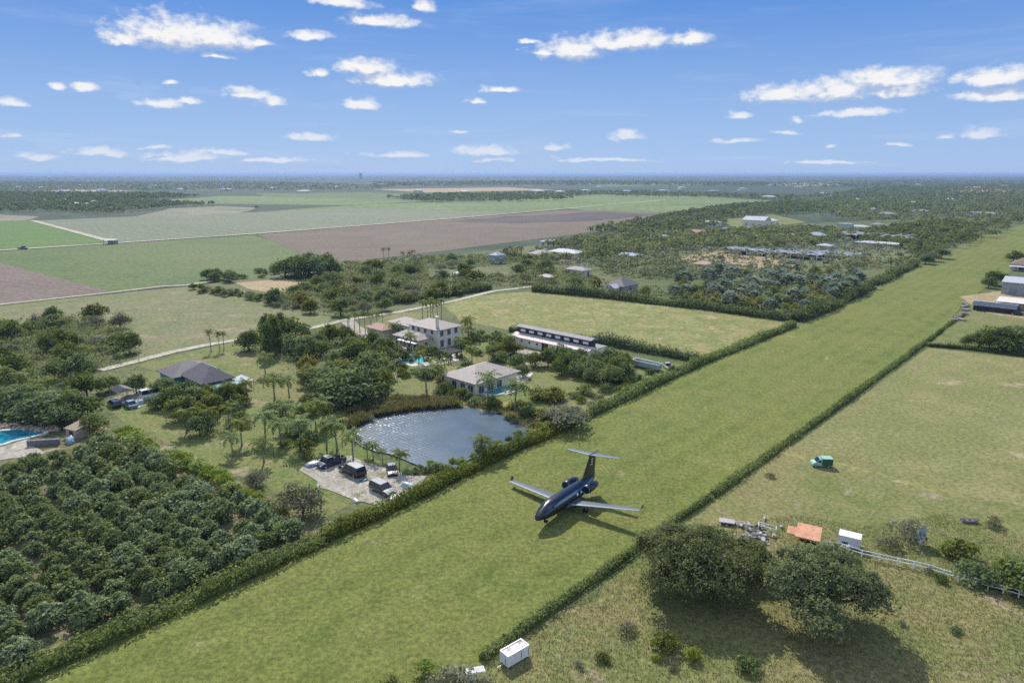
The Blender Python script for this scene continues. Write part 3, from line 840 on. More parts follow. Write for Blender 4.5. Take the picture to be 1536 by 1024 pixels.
# --- hedges
def hedge(line, w, h, per_m, leaf, lmat, label, seed=0, name="hedge", rag=0.42, step=1.2, cat="hedge", group=None):
    rng = np.random.default_rng(seed)
    Vs, Fs, Ts = [], [], []; base = 0
    mb = MB(); rings = []
    pts = []
    for i in range(len(line) - 1):
        a, b = line[i], line[i + 1]; n = max(1, int((b - a).length / step))
        for k in range(n): pts.append(a.lerp(b, k / n))
    pts.append(line[-1])
    low = rng.normal(size=len(pts) + 8); sm = np.convolve(low, np.ones(5) / 5, 'same')[4:4 + len(pts)]
    low2 = rng.normal(size=len(pts) + 8); sm2 = np.convolve(low2, np.ones(7) / 7, 'same')[4:4 + len(pts)]
    for i, p in enumerate(pts):
        d = (pts[min(i + 1, len(pts) - 1)] - pts[max(i - 1, 0)]).normalized(); nv = Vector((-d.y, d.x, 0))
        hh = h * (1 + rag * sm[i]) ; ww = w * (1 + rag * .8 * sm2[i])
        q = [(-.36, 0), (-.37, .4), (-.28, .7), (0, .78), (.28, .7), (.37, .4), (.36, 0)]
        rings.append([p + nv * (a * ww + rng.normal() * .09 * w) + Vector((0, 0, b * hh * (1 + rng.normal() * .04))) for a, b in q])
        seg = step if i < len(pts) - 1 else 0
        m = int(per_m * 1.7 * seg)
        if m:
            ang = rng.uniform(0, math.pi, m); rr = rng.uniform(.80, 1.22, m) + np.abs(rng.normal(0, .07, m))
            cx = np.cos(ang); cz = np.sin(ang)
            sgx = np.sign(cx) * np.abs(cx) ** .6; sgz = np.abs(cz) ** .6
            al = rng.uniform(0, seg, m)
            pos = np.array(p)[None] + np.array(nv)[None] * (sgx * ww * .5 * rr)[:, None] + np.array(d)[None] * al[:, None]
            bulge = rng.normal(0, .06 * h, m)
            pos[:, 2] = sgz * hh * rr * .98 + bulge
            pos[:, 2] = np.maximum(pos[:, 2], .05)
            nr = np.array(nv)[None] * sgx[:, None] + rng.normal(size=(m, 3)) * .6; nr[:, 2] += sgz
            v, f = leaf_quads(rng, pos, nr, leaf * 1.15 * rng.uniform(.6, 1.5, m), .55, .1)
            Vs.append(v); Fs.append(f + base); base += len(v)
            Ts.append(np.repeat(np.clip(rng.normal(.5 + .25 * sm2[i], .26, m), 0, 1), 4))
    mb.loft(rings, cap=True, closed=False)
    cv, cf = quads_of(mb)
    v = np.concatenate(Vs + [cv]); f = np.concatenate(Fs + [cf + base]); t = np.concatenate(Ts + [np.full(len(cv), .12)])
    return tag(link(name, np_mesh(name, v, f, [lmat], tint=t)), label, cat, group)

# left hedge of the strip, right hedge, paddock hedges
hedge(gp((-200,1128),(67,1003),(240,925),(400,852),(482,813)), 2.5, 1.65, 62, .34, L_HEDGE, "thick green hedge between the orchard and the airstrip", 1)
hedge(gp((485,812),(590,763),(730,695),(868,631)), 2.4, 1.7, 55, .36, L_HEDGE, "thick green hedge between the gravel yard, the pond and the airstrip", 2)
hedge(gp((872,629),(1050,546),(1190,489)), 2.2, 1.7, 40, .42, L_HEDGE, "green hedge between the garden trees, the paddock and the airstrip", 3)
hedge(gp((722,990),(1000,792),(1066,747)), 1.05, 1.0, 50, .26, L_HEDGE, "low clipped hedge from the white container up to the big oaks", 4)
hedge(gp((1068,745),(1240,622),(1388,514)), 1.2, 1.05, 34, .30, L_HEDGE, "low clipped hedge along the pale dry meadow", 5)
hedge(gp((1392,512),(1420,490),(1450,470)), 1.0, .8, 16, .3, L_HEDGE, "thin ragged end of the hedge before the sheds", 6, rag=.5)
hedge(gp((1390,519),(1450,524),(1600,541)), 1.6, 1.2, 16, .4, L_HEDGD, "low dark hedge along the far edge of the dry meadow", 7, rag=.5)
hedge(gp((880,512),(940,522),(1046,542)), 3.0, 2.4, 30, .5, L_HEDGD, "dark tall hedge at the near corner of the yellowish paddock", 8)
hedge(gp((765,497),(880,512)), 2.0, 1.6, 20, .5, L_HEDGD, "hedge behind the long stable", 18)
hedge(gp((800,437),(900,446),(1060,464),(1188,482)), 4.0, 2.8, 26, .7, L_HEDGD, "dark hedge along the far side of the yellowish paddock", 9, rag=.5, step=2)
hedge(gp((560,458),(640,449),(735,434)), 4.0, 2.6, 20, .7, L_HEDGD, "dark hedge behind the pale road to the villa", 10, rag=.4, step=2)
hedge(gp((1195,482),(1250,460),(1305,432)), 4.5, 3.2, 22, .8, L_HEDGD, "dense dark hedge along the silver palm grove", 11, rag=.5, step=2)
hedge(gp((1310,428),(1340,414),(1372,398)), 4.0, 2.6, 14, .9, L_HEDGD, "ragged hedge beyond the silver palm grove", 12, rag=.6, step=2.5)
# ------------------------------------------------------------------ where plants stand
def sow(pix, n, seed, mind, mix, hr, label, group, avoid=(), parts=None, wide=(.9, 1.2)):
    rnd = random.Random(seed)
    poly = gp(*pix)
    ks = [k for k, w in mix for _ in range(w)]
    for p in scatter(poly, n, seed, mind, [gp(*a) for a in avoid]):
        k = rnd.choice(ks)
        nm = WORDS[k]
        lo, hi = hr.get(k, hr['*'])
        lab = label[k] if isinstance(label, dict) and k in label else (label['*'] if isinstance(label, dict) else label)
        plant(k, p, rnd.uniform(lo, hi), lab, group if isinstance(group, str) else group.get(nm, group['*']), parts, wide=rnd.uniform(*wide))

# the orchard: rows across the strip's direction
ob = gp((-90,722),(30,706),(92,690),(135,670),(165,660),(212,680),(312,734),(392,770),(462,810),(390,842),(240,908),(60,988),(-40,1030),(-150,930))
o0 = at(200, 800); rnd = random.Random(5); no = 0
hole = [gp((268,862),(335,900),(352,872),(290,842)), gp((255,722),(320,745),(312,722),(268,708)), gp((70,960),(130,965),(120,905),(80,915))]
for i in range(-30, 31):
    for j in range(-34, 35):
        p = o0 + RU * (i * 3.6 + rnd.uniform(-.4, .4)) + RV * (j * 3.0 + rnd.uniform(-.5, .5))
        if not inside(p, ob) or any(inside(p, h) for h in hole) or rnd.random() < .04: continue
        if no >= 300: continue
        no += 1
        plant('orchard', p, rnd.uniform(2.3, 3.5), "dark big leaved fruit tree in the dense orchard rows", "fruit trees of the orchard", True, wide=rnd.uniform(.9, 1.15))
# lime bushes along the orchard's upper edge
for (x, y, h) in [(205,672,3.4),(222,678,2.8),(248,690,2.2),(262,694,2.6),(285,704,2.4),(300,708,2.8),(322,722,2.2),(345,738,2.0),(365,748,1.8),(190,664,2.4),(215,684,2.0),(330,716,2.0),(395,764,1.6),(196,655,2.6),(232,684,2.6),(240,694,2.0),(274,699,2.6),(295,712,2.0),(312,716,2.4),(336,730,2.4),(355,744,2.2),(376,756,2.4),(388,752,1.8),(410,770,2.0),(425,778,1.8),(182,656,2.2),(256,700,2.6)]:
    plant('lime', at(x, y), h, "bright lime bush along the orchard edge by the lawn", "lime bushes edging the orchard", True)

# big oaks of the pasture
rnd = random.Random(31)
def oak(name, seed, px, py, W, H, label, nl):
    lobes = []
    r2 = random.Random(seed)
    for k in range(nl):
        a = 2.4 * k + r2.uniform(-.3, .3); d = W / 2 * math.sqrt((k + .3) / nl) * r2.uniform(.7, .95)
        rad = W * r2.uniform(.12, .23)
        lobes.append(((d * math.cos(a), d * math.sin(a), H * (.72 - .36 * (d / (W / 2)) ** 2 + r2.uniform(-.06, .06))), (rad, rad, H * r2.uniform(.17, .24))))
    k = make_kind(name, seed, lobes, int(900 * (W / 13.4) ** 2), 50, .33, .44, L_OAK, H, .45, limbs=nl, fork=.22, shell=.58)
    root = thing("oak_tree", label, "oak", at(px, py), r2.uniform(0, 6))
    link("crown", k['crown'], root); link("trunk", k['trunk'], root)
oak("oak_a", 71, 1040, 886, 14.2, 8.8, "big spreading oak right beside the low clipped hedge", 20)
oak("oak_b", 83, 1228, 925, 13.0, 9.0, "big spreading oak in front of the orange roofed shed", 20)
oak("oak_c", 91, 1120, 858, 6.4, 4.4, "smaller oak between the two big oaks, by the debris pile", 9)

# pasture and meadow plants
for (x, y, h, k, lab) in [
 (995,970,2.3,'shrub',"round leafy bush in the pasture nearest the oak's shadow"),(1040,988,1.5,'lime',"pale green bush at the edge of the oak's shadow"),
 (1118,1004,1.8,'dshrub',"small dark round bush by itself near the front of the pasture"),(940,952,1.7,'gshrub',"ragged grey sapling on bare earth in the pasture"),
 (905,990,1.1,'dshrub',"low dark bush beside the two small saplings"),(868,1000,.9,'gshrub',"thin dry twiggy plant in the grass"),
 (1010,1004,.9,'gshrub',"grey heap-like bush on bare soil"),(985,990,.8,'lime',"tiny light green sapling beside the round leafy bush"),
 (1432,948,.9,'dshrub',"low dark shrub alone on the open pasture slope"),(1354,938,.8,'gshrub',"small twiggy clump right of the oak's trunk"),
 (1155,716,1.2,'gshrub',"low grey-green bush in the dry meadow near the green van"),(1490,790,1.9,'gshrub',"thin sapling standing near the small boat"),
 (1360,808,3.6,'gshrub',"large grey bushy shrub in front of the pale blue dish"),(1335,822,2.2,'gshrub',"bare twiggy shrub left of the large grey shrub"),
 (1440,836,2.9,'shrub',"bright green tree-like bush above the white fence"),(1422,830,2.0,'lime',"yellow green bush beside the bright green bush"),
 (1462,872,3.0,'dshrub',"dark round bush touching the white fence"),(1518,884,4.4,'dshrub',"large dark glossy bush at the fence's end"),(1545,892,4.2,'dshrub',"large dark bush leaving the frame behind the fence"),(1490,878,2.6,'dshrub',"middle dark bush between the two large ones at the fence"),
 (1412,872,1.2,'dshrub',"low shrub under the white rail fence"),(1393,858,1.0,'gshrub',"thin weeds under the white rail fence"),
 (640,1016,2.0,'lime',"yellow green bush at the lower end of the clipped hedge"),(690,1040,3.4,'gshrub',"leafless grey thorny bush below the clipped hedge"),(660,1048,3.0,'gshrub',"leafless grey bush leaning beside the thorny one"),(588,1040,1.8,'shrub',"low green bush at the bottom edge of the airstrip"),(722,1040,2.0,'gshrub',"grey bush around the white pipe rack")]:
    plant(k, at(x, y), h, lab, None, True)

# yard, pond side and lawn palms: photo foot and height
for i, (x, y, h, k, lab) in enumerate([
 (452,674,5.6,'palm',"tall feather palm on the lawn above the gravel yard"),(490,672,5.0,'palm',"feather palm, left of the pair on the pond's left bank"),(506,676,5.6,'palm',"feather palm, right of the pair on the pond's left bank"),
 (530,690,4.8,'palm',"bright green palm at the pond's edge behind the dark cars"),(551,685,2.6,'palm',"small dark palm on the pond bank"),(574,692,2.2,'palm',"smallest dark palm right on the water's edge"),
 (599,706,3.4,'palm',"full bushy palm beside the small dark car"),(363,668,4.8,'palm',"dark palm standing alone left on the lawn"),(398,660,5.6,'palm',"palm behind the bright lime coloured palm"),
 (396,694,4.4,'palm',"bright lime coloured palm above the grey tree"),(412,600,5.6,'palm',"palm right behind the teal house's corner"),(434,596,4.6,'palm',"palm on the lawn right of the teal house"),
 (372,598,4.2,'palm',"palm in front of the teal house wall"),(398,562,5.0,'palm',"thin tall palm behind the teal house"),(345,640,4.2,'palm',"palm leaning among the shrubs below the teal house"),
 (722,690,4.2,'palm',"spiky palm at the pond's right corner by the hedge"),(745,690,3.0,'palm',"smaller spiky palm at the pond's right corner"),
 (732,604,6.2,'palm',"palm before the pool house roof"),(772,618,6.4,'palm',"palm right of the pool house's pool"),(640,588,6.0,'palm',"palm beside the villa's turquoise pool"),(617,530,5.4,'palm',"palm by the villa's front wall"),
 (762,530,5.0,'palm',"thin palm by the end of the long stable"),(592,510,5.0,'palm',"palm in front of the villa's garage"),(702,503,5.4,'palm',"palm right of the villa's tall gable"),(690,532,4.6,'palm',"palm behind the dark pergola"),(657,578,5.0,'palm',"palm at the left corner of the pool house"),(708,548,4.8,'palm',"palm behind the pool house roof"),(628,552,4.4,'palm',"palm below the turquoise pool's deck"),(340,606,4.6,'palm',"palm right before the teal veranda"),(312,646,4.4,'palm',"palm beside the dark bushy lawn tree"),(432,642,5.0,'palm',"palm between the lawn and the pond's bushes"),(474,646,5.2,'palm',"palm above the pair on the pond's left bank"),(422,668,4.6,'palm',"palm left of the tall feather palm"),(350,684,4.0,'palm',"palm nearest the lime bushes"),(280,650,4.6,'palm',"palm at the lawn's left edge"),(486,640,5.4,'palm',"palm against the dark trees left of the pond"),(560,690,3.0,'palm',"young palm between the two small dark palms")]):
    plant(k, at(x, y), h * 1.08, lab, "palms around the pond and homesteads", True, wide=1.12)
for i, (x, y) in enumerate([(317,528),(330,527),(336,525)]):
    plant('tallpalm', at(x, y), 6.8 - .5 * i, "tall bare-stemmed palm in the trio beside the sandy road", "three palms by the sandy road", True)
for i, (x, y) in enumerate([(524,502),(532,498),(540,500),(548,497),(556,500),(566,498),(522,492),(575,494)]):
    plant('tallpalm', at(x, y), 7.0, "tall palm in the row along the villa's drive", "palms in a row along the villa's drive", True)
for i, (x, y) in enumerate([(634,482),(642,484),(650,482),(657,485),(662,480),(646,478)]):
    plant('tallpalm', at(x, y), 8.0, "tall palm in the dense clump behind the villa", "palm clump behind the villa", True)
for i, (x, y) in enumerate([(576,392),(583,391),(604,398),(615,398),(620,396)]):
    plant('tallpalm', at(x, y), 8.2, "tall palm rising against the ploughed field", "palms before the ploughed field", False)
for i, (x, y) in enumerate([(695,512),(703,510),(712,512),(650,560),(668,562),(598,540),(660,520),(520,600),(690,575)]):
    plant('fanpalm', at(x, y), 3.4, "small fan palm in the villa gardens", "fan palms in the villa gardens", True)

# single yard trees
for (x, y, h, k, wd, lab) in [
 (455,770,5.4,'grey',1.15,"grey-green olive-like tree at the corner of the gravel yard"),(384,730,3.4,'grey',1.1,"dull brownish thin tree beside the lime palm"),
 (526,606,9.0,'dark',1.5,"largest dark round tree behind the pond"),(495,590,7.2,'dark',1.3,"dark tree leaning left of the largest tree behind the pond"),(560,592,6.4,'mid',1.2,"lighter green tree right of the largest tree behind the pond"),
 (850,640,5.6,'grey',1.5,"wide grey-green tree beside the hedge at the garden corner"),(820,628,3.0,'yellow',1.4,"yellow-green shrubby tree left of the grey-green tree"),(830,600,3.6,'yellow',1.6,"bushy yellow-leaved tree beside the pool house patio"),(808,598,3.4,'yellow',1.4,"second yellow-leaved bush beside the pool house patio"),
 (775,556,4.6,'dark',1.0,"round dark tree behind the pool house"),
 (300,652,4.6,'dark',1.1,"dark bushy tree on the lawn between orchard and palms"),(275,628,5.6,'mid',1.1,"tree beside the lawn in front of the teal house"),(255,606,4.4,'mid',1.0,"small tree hiding the teal house's left wing"),(320,618,4.4,'mid',1.1,"tree right before the teal wall"),
 (70,630,7.0,'dark',1.9,"flat-topped wide tree above the free form pool"),(22,622,6.4,'dark',1.5,"dark tree at the frame's edge above the free form pool"),(118,630,6.4,'dark',1.4,"flat-topped tree right of the thatched hut"),
 (262,610,5.2,'dark',1.2,"dark tree covering the teal house's left wall"),(290,606,4.6,'mid',1.1,"tree in front of the teal house's main wall"),(338,606,4.4,'dark',1.1,"tree before the teal veranda"),(236,612,3.8,'mid',1.2,"small tree beside the white van"),(146,650,4.4,'mid',1.1,"tree at the orchard corner beside the tan pool bar"),(100,640,5.2,'dark',1.2,"dark tree right behind the blue tarpaulin by the pool"),(205,590,5.0,'dark',1.0,"dark tree beside the black canopy"),(165,586,4.6,'mid',1.0,"tree left of the black canopy")]:
    plant(k, at(x, y), h, lab, None, True, wide=wd)

# left thicket
H = {'*': (4.8, 7.6), 'tall': (8, 11), 'grey': (4, 6), 'shrub': (1.6, 2.6), 'dshrub': (1.6, 2.6), 'gshrub': (1.5, 2.4), 'yellow': (4, 5.5), 'palm': (4, 6.5), 'silver': (2.6, 4.2), 'fanpalm': (3, 4)}
sow([(-60,500),(40,492),(110,482),(170,480),(200,508),(196,540),(150,552),(120,584),(60,600),(-60,610)], 30, 301, 4.4, [('dark',4),('mid',3),('grey',3)], H, {'*': "dark green tree in the thicket left of the sandy road", 'grey': "greyish tree in the thicket left of the sandy road", 'mid': "lighter green tree in the thicket left of the sandy road"}, "trees of the left thicket")
sow([(-40,560),(120,560),(150,570),(140,600),(100,620),(-40,625)], 10, 302, 4.4, [('dark',3),('palm',2),('mid',1)], H, {'*': "tree between the thicket and the free form pool", 'palm': "palm between the thicket and the free form pool"}, "trees above the free form pool")
# clump left of the villa
sow([(368,528),(395,505),(440,500),(470,520),(472,548),(420,540),(380,538)], 15, 303, 3.0, [('dark',3),('tall',3),('mid',1)], H, {'*': "tree in the tall dark clump right of the sandy road", 'tall': "slender tree in the tall dark clump right of the sandy road"}, "tall dark clump by the sandy road")
sow([(440,520),(520,505),(580,520),(600,560),(580,590),(545,575),(470,590),(450,560)], 24, 304, 4.0, [('dark',3),('mid',3),('yellow',2)], H, {'*': "tree in the grove between the villa and the pond", 'yellow': "yellowish tree in the grove between the villa and the pond"}, "grove between villa and pond")
sow([(445,605),(530,600),(560,612),(520,630),(490,645),(440,640)], 16, 305, 2.4, [('dshrub',2),('gshrub',2),('mid',1)], {**H, 'mid': (3, 4)}, "bush on the bank at the pond's left end", "bushes at the pond's left end")
# shrubs below the teal house
sow([(220,600),(300,590),(400,600),(440,612),(400,640),(330,650),(300,640),(260,640)], 26, 306, 2.2, [('shrub',2),('dshrub',2),('gshrub',1),('mid',1)], {**H, 'mid': (3, 4.4), 'shrub': (1.8, 3)}, "garden bush on the lawn below the teal house", "bushes below the teal house")
sow([(440,640),(480,640),(470,690),(420,680)], 6, 307, 2.0, [('shrub',1),('dshrub',1)], H, "low bush between the palms above the gravel yard", "bushes above the gravel yard")
for (x, y, h, k, lab) in [(604,541,3.4,'mid',"small tree in front of the villa's garden wall"),(632,530,3.0,'yellow',"yellowish shrubby tree below the villa's arched front"),(648,532,3.6,'mid',"small tree under the villa's right corner"),(574,526,4.6,'dark',"dark tree before the villa's garage wing"),(586,545,4.4,'mid',"tree left of the turquoise pool"),
   (672,590,3.0,'dark',"dark small tree at the pool house's left wall"),(694,598,3.0,'mid',"small tree before the pool house's near corner"),(784,566,3.6,'dark',"dark tree right of the pool house roof"),(640,566,3.4,'mid',"round bushy tree between the pool deck and the pool house"),(700,556,3.4,'dark',"dark tree behind the pool house's left eave"),
   (246,592,4.4,'mid',"leafy tree over the teal house's left roof edge"),(312,598,4.2,'mid',"leafy tree against the teal house's middle wall"),(350,600,4.6,'dark',"dark tree beside the pale pointed canopy"),(276,600,4.8,'dark',"dark tree against the teal house's near corner")]:
    plant(k, at(x, y), h, lab, None, True, wide=1.15)
# pond banks
sow([(640,608),(760,616),(800,640),(790,645),(740,618),(690,608)], 14, 308, 1.8, [('shrub',2),('gshrub',1),('lime',1)], {**H, '*': (.9, 1.6), 'shrub': (.9, 1.7), 'gshrub': (.9, 1.5)}, "low bush on the golden bank behind the pond", "bushes on the pond's far bank")
sow([(600,710),(660,714),(715,690),(770,672),(800,654),(830,640),(830,634),(800,640),(700,688),(640,700)], 26, 309, 1.6, [('shrub',3),('lime',2)], {'*': (.9, 1.7)}, "bush between the pond and the airstrip hedge", "bushes between pond and hedge")
sow([(525,642),(550,612),(602,600),(680,603),(690,610),(620,616),(560,626),(534,644)], 22, 315, 1.6, [('gshrub',3),('dshrub',2),('shrub',1)], {'*': (1.2, 2.4)}, 'brownish bush among the reeds behind the pond', 'bushes among the reeds')
# villa and pool house gardens
sow([(660,575),(560,560),(600,548),(650,560),(700,600),(790,612),(800,630),(720,612),(660,592)], 26, 310, 2.2, [('shrub',3),('dshrub',3),('yellow',1)], {**H, 'yellow': (2, 3)}, "garden shrub around the pool house", "shrubs around the pool house")
sow([(690,505),(740,500),(765,515),(790,540),(770,550),(720,535),(690,525)], 24, 311, 2.2, [('shrub',3),('dshrub',2),('mid',1)], {**H, 'mid': (3, 4.5)}, "shrub in the garden between villa and stable", "shrubs between villa and stable")
sow([(800,548),(860,538),(930,548),(945,566),(920,582),(860,568),(815,560)], 24, 312, 3.0, [('dark',3),('mid',3)], {'*': (4, 5.8)}, "orchard-like round tree in the garden grove below the stable", "garden grove below the stable")
sow([(840,590),(900,586),(980,560),(1020,556),(900,612),(850,620)], 16, 313, 2.6, [('shrub',2),('dshrub',2),('gshrub',1)], H, "shrub along the inner side of the airstrip hedge", "shrubs inside the airstrip hedge")
sow([(600,488),(560,500),(590,515),(560,530),(620,545),(690,540),(700,520),(690,500)], 14, 314, 2.4, [('shrub',1),('dshrub',2)], {'*': (1.2, 2.2)}, "clipped shrub against the villa walls", "shrubs around the villa", avoid=[[(565,532),(700,536),(700,478),(575,478)]])

# the round clump before the ploughed field
for (x, y, h, wd) in [(428,416,10.5,1.25),(452,417,11.5,1.2),(476,415,11.8,1.15),(497,413,10.4,1.1),(442,412,11,1.2),(464,410,12,1.2),(486,409,11,1.1)]:
    plant('dark', at(x, y), h, "tall dark round tree in the clump before the ploughed field", "round clump before the ploughed field", False, wide=wd)
# far side scrub and groves
LB = {'*': "tree in the wide belt of groves behind the villa", 'grey': "greyish tree in the wide belt of groves behind the villa", 'yellow': "yellowish tree in the wide belt of groves behind the villa", 'palm': "palm in the wide belt of groves behind the villa",
      'shrub': "bush in the wide belt of groves behind the villa", 'dshrub': "bush in the wide belt of groves behind the villa", 'gshrub': "bush in the wide belt of groves behind the villa"}
GB = {'*': "belt of groves behind the villa", 'palm_tree': "palms of the groves behind the villa", 'shrub': "bushes of the groves behind the villa"}
sow([(282,432),(345,440),(420,448),(470,466),(450,470),(380,450),(300,440)], 26, 320, 3.6, [('gshrub',2),('dshrub',2),('mid',1)], {'*': (2, 3.4), 'mid': (3, 4.5)}, "grey bush in the scrub row along the olive meadow", "scrub row along the olive meadow")
sow([(300,418),(345,416),(345,424),(300,424)], 6, 326, 4, [('dark',1)], {'*': (5, 6.5)}, "dark tree at the end of the lower farm track", "trees at the end of the farm track")
sow([(350,412),(410,406),(415,416),(350,420)], 10, 327, 4, [('dshrub',1)], {'*': (2, 3.5)}, "dark bush in the row beside the round clump", "bush row beside the round clump")
sow([(400,455),(440,440),(470,425),(560,430),(640,440),(720,432),(700,442),(600,462),(540,476),(480,478)], 36, 321, 7, [('yellow',4),('mid',5),('dark',2),('grey',2)], {**H, '*': (5, 7)}, LB, GB)
sow([(500,410),(560,402),(660,392),(760,388),(800,396),(840,410),(880,428),(860,434),(740,430),(640,430),(560,424)], 26, 322, 9.5, [('dark',5),('mid',3),('grey',3),('shrub',1)], {**H, '*': (5, 7.5)}, LB, GB)
sow([(860,430),(920,436),(1010,452),(1100,460),(1190,474),(1180,462),(1100,440),(1000,430),(960,438),(900,428)], 14, 323, 8, [('yellow',4),('mid',2),('dark',1)], {'*': (4.5, 6.5)}, "yellowish grove tree beside the silver palms", "grove trees beside the silver palms")
sow([(1010,446),(1100,436),(1200,428),(1288,426),(1280,446),(1200,474),(1080,458)], 125, 324, 4.6, [('silver',4),('yellow',5),('palm',2),('mid',2)], {'*': (3.2, 4.8), 'silver': (2.8, 4.4), 'palm': (4, 5.5)}, {'*': "tree scattered among the silver palm grove", 'silver': "silvery blue fan palm in the dense palm grove", 'palm': "green feather palm among the silvery palms"}, {'*': "trees in the silver palm grove", 'palm_tree': "palms of the silver palm grove"})
sow([(1000,418),(1180,408),(1290,410),(1290,424),(1100,434),(1000,430)], 24, 325, 7, [('silver',3),('yellow',2),('shrub',2),('palm',1)], {'*': (3, 4.6)}, {'*': "low yellowish tree beyond the silver palm grove", 'silver': "silvery fan palm at the back of the palm grove", 'palm': "feather palm at the back of the palm grove", 'shrub': "bush at the back of the palm grove"}, {'*': "plants at the back of the palm grove", 'palm_tree': "palms at the back of the palm grove", 'shrub': "bushes at the back of the palm grove"})
# along the strip's far left edge and the right-hand sheds
for (x, y, h, k, lab) in [(1388,396,6.5,'dark',"dark tree at the bend of the airstrip's left edge"),(1398,392,7,'grey',"brownish tree at the bend of the airstrip's left edge"),(1412,388,7,'dark',"tree just beyond the bend of the airstrip's left edge")]:
    plant(k, at(x, y), h, lab, None, False, wide=1.3)
for (x, y, h, k, wd, lab) in [(1502,524,7.4,'dark',1.5,"dark tree, widest of the clump behind the dry meadow's hedge"),(1468,521,5.4,'dark',1.3,"dark tree left in the clump behind the dry meadow's hedge"),(1484,523,6.0,'mid',1.1,"lighter green tree inside the clump behind the dry meadow's hedge"),(1516,520,7.0,'dark',1.2,"tall tree at the back of the clump behind the dry meadow's hedge"),(1448,518,3.4,'grey',1.0,"grey sapling beside the clump behind the dry meadow's hedge"),(1528,526,6.6,'mid',1.3,"tree right in the clump behind the dry meadow's hedge"),
  (1494,428,7.5,'dark',1.3,"dark tree left of the big grey warehouse"),(1482,432,5.5,'dark',1.1,"lower tree left of the big grey warehouse"),(1520,392,7,'mid',1.3,"tree behind the brown roofed shed"),(1508,462,3,'mid',1.2,"small tree beside the dark blue shed"),(1530,470,3.2,'grey',1.0,"grey bush in front of the low white roof")]:
    plant(k, at(x, y), h, lab, None, True, wide=wd)

# far belts seen as masses: one object each
def woods(name, pix, n, seed, hr, lmat, label, per=26, mind=None, avoid=(), leaf=1.75, wr=(.8, 1.25)):
    rng = np.random.default_rng(seed)
    poly = gp(*pix)
    pts = scatter(poly, n, seed, mind or 6.0, [gp(*a) for a in avoid], tries=12)
    Vs, Fs, Ts = [], [], []; base = 0
    for p in pts:
        h = rng.uniform(*hr); w = h * rng.uniform(*wr); m = int(per * rng.uniform(.7, 1.3))
        d = unit(rng.normal(size=(m, 3))); d[:, 2] = np.abs(d[:, 2]) * 1.1 - .35
        pos = np.array(p)[None] + d * np.array([w * .5, w * .5, h * .42]) * rng.uniform(.6, 1.0, (m, 1)); pos[:, 2] += h * .5
        pos[:, 2] = np.maximum(pos[:, 2], .4)
        v, f = leaf_quads(rng, pos, d + rng.normal(size=(m, 3)) * .35 + np.array([0, 0, .3]), np.full(m, leaf * h / 6) * rng.uniform(.7, 1.3, m), .75, .1)
        Vs.append(v); Fs.append(f + base); base += len(v)
        Ts.append(np.repeat(np.clip(rng.normal(rng.uniform(.0, 1.0), .15, m), 0, 1), 4))
    return tag(link(name, np_mesh(name, np.concatenate(Vs), np.concatenate(Fs), [lmat], tint=np.concatenate(Ts))), label, "woods", None, 'stuff')
L_FAR = leaf_mat("far_leaves", (.06,.10,.036), (.19,.215,.075), .45, .6, .0, .01)
L_FAR2 = leaf_mat("far_mixed_leaves", (.075,.115,.04), (.27,.275,.105), .45, .6, .0, .01)
W = woods
W("woods", [(-120,330),(0,326),(60,329),(160,322),(250,314),(330,311),(395,316),(320,308),(200,302),(60,300),(-120,302)], 1100, 401, (6, 10), L_FAR, "dark tree belt at the left beyond the crop fields", avoid=[[(195,327),(250,312),(330,308),(390,312),(370,322),(280,326)],[(-80,326),(60,318),(160,322),(60,331),(-80,334)]])
W("woods", [(-120,302),(200,302),(300,296),(250,292),(0,290),(-120,292)], 1500, 402, (6, 11), L_FAR, "wooded plain with clearings behind the left tree belt", mind=7)
W("woods", [(-200,291),(380,288),(560,287),(600,281),(400,274),(-200,274)], 4200, 403, (9, 15), L_FAR, "wide wooded plain at the left toward the horizon", per=8, mind=9)
W("woods", [(575,298),(640,294),(700,293),(800,295),(860,300),(760,304),(640,304)], 420, 404, (7, 12), L_FAR, "tree clump standing in the middle of the far fields", mind=5)
W("woods", [(640,294),(860,288),(1040,290),(1200,296),(1200,304),(1080,298),(880,294),(820,299)], 700, 405, (6, 10), L_FAR2, "scattered tree belt behind the far green field")
W("woods", [(560,284),(600,281),(860,279),(1100,281),(1300,284),(1300,276),(900,272),(560,274)], 3400, 406, (9, 15), L_FAR, "wooded plain in the centre toward the horizon", per=8, mind=9)
W("woods", [(880,350),(960,334),(1020,322),(1100,310),(1180,304),(1260,312),(1200,322),(1120,332),(1060,344),(1000,352),(940,356)], 900, 407, (6, 9.5), L_FAR, "grove around the far white house", avoid=[[(1080,330),(1160,322),(1210,334),(1110,346)]])
W("woods", [(1180,304),(1280,298),(1540,292),(1700,300),(1600,318),(1530,326),(1480,338),(1420,334),(1300,336),(1210,322)], 2600, 408, (6, 10), L_FAR2, "dark woods on the right beyond the groves", per=12, mind=5)
W("woods", [(1200,298),(1320,282),(1700,280),(1700,300),(1540,294),(1280,300)], 2800, 409, (7, 13), L_FAR, "wooded plain at the right toward the horizon", per=8, mind=8)
W("woods", [(1300,284),(1700,281),(1800,272),(1200,272)], 2600, 410, (9, 15), L_FAR2, "farthest woods on the right horizon", per=8, mind=10)
W("woods", [(760,388),(880,362),(1000,356),(1080,350),(1200,345),(1300,352),(1340,350),(1400,372),(1340,392),(1290,400),(1140,406),(1010,416),(900,408),(820,398)], 620, 431, (3, 6), L_GREY, "silvery grey trees scattered through the far groves", mind=6, wr=(1.0, 1.5))
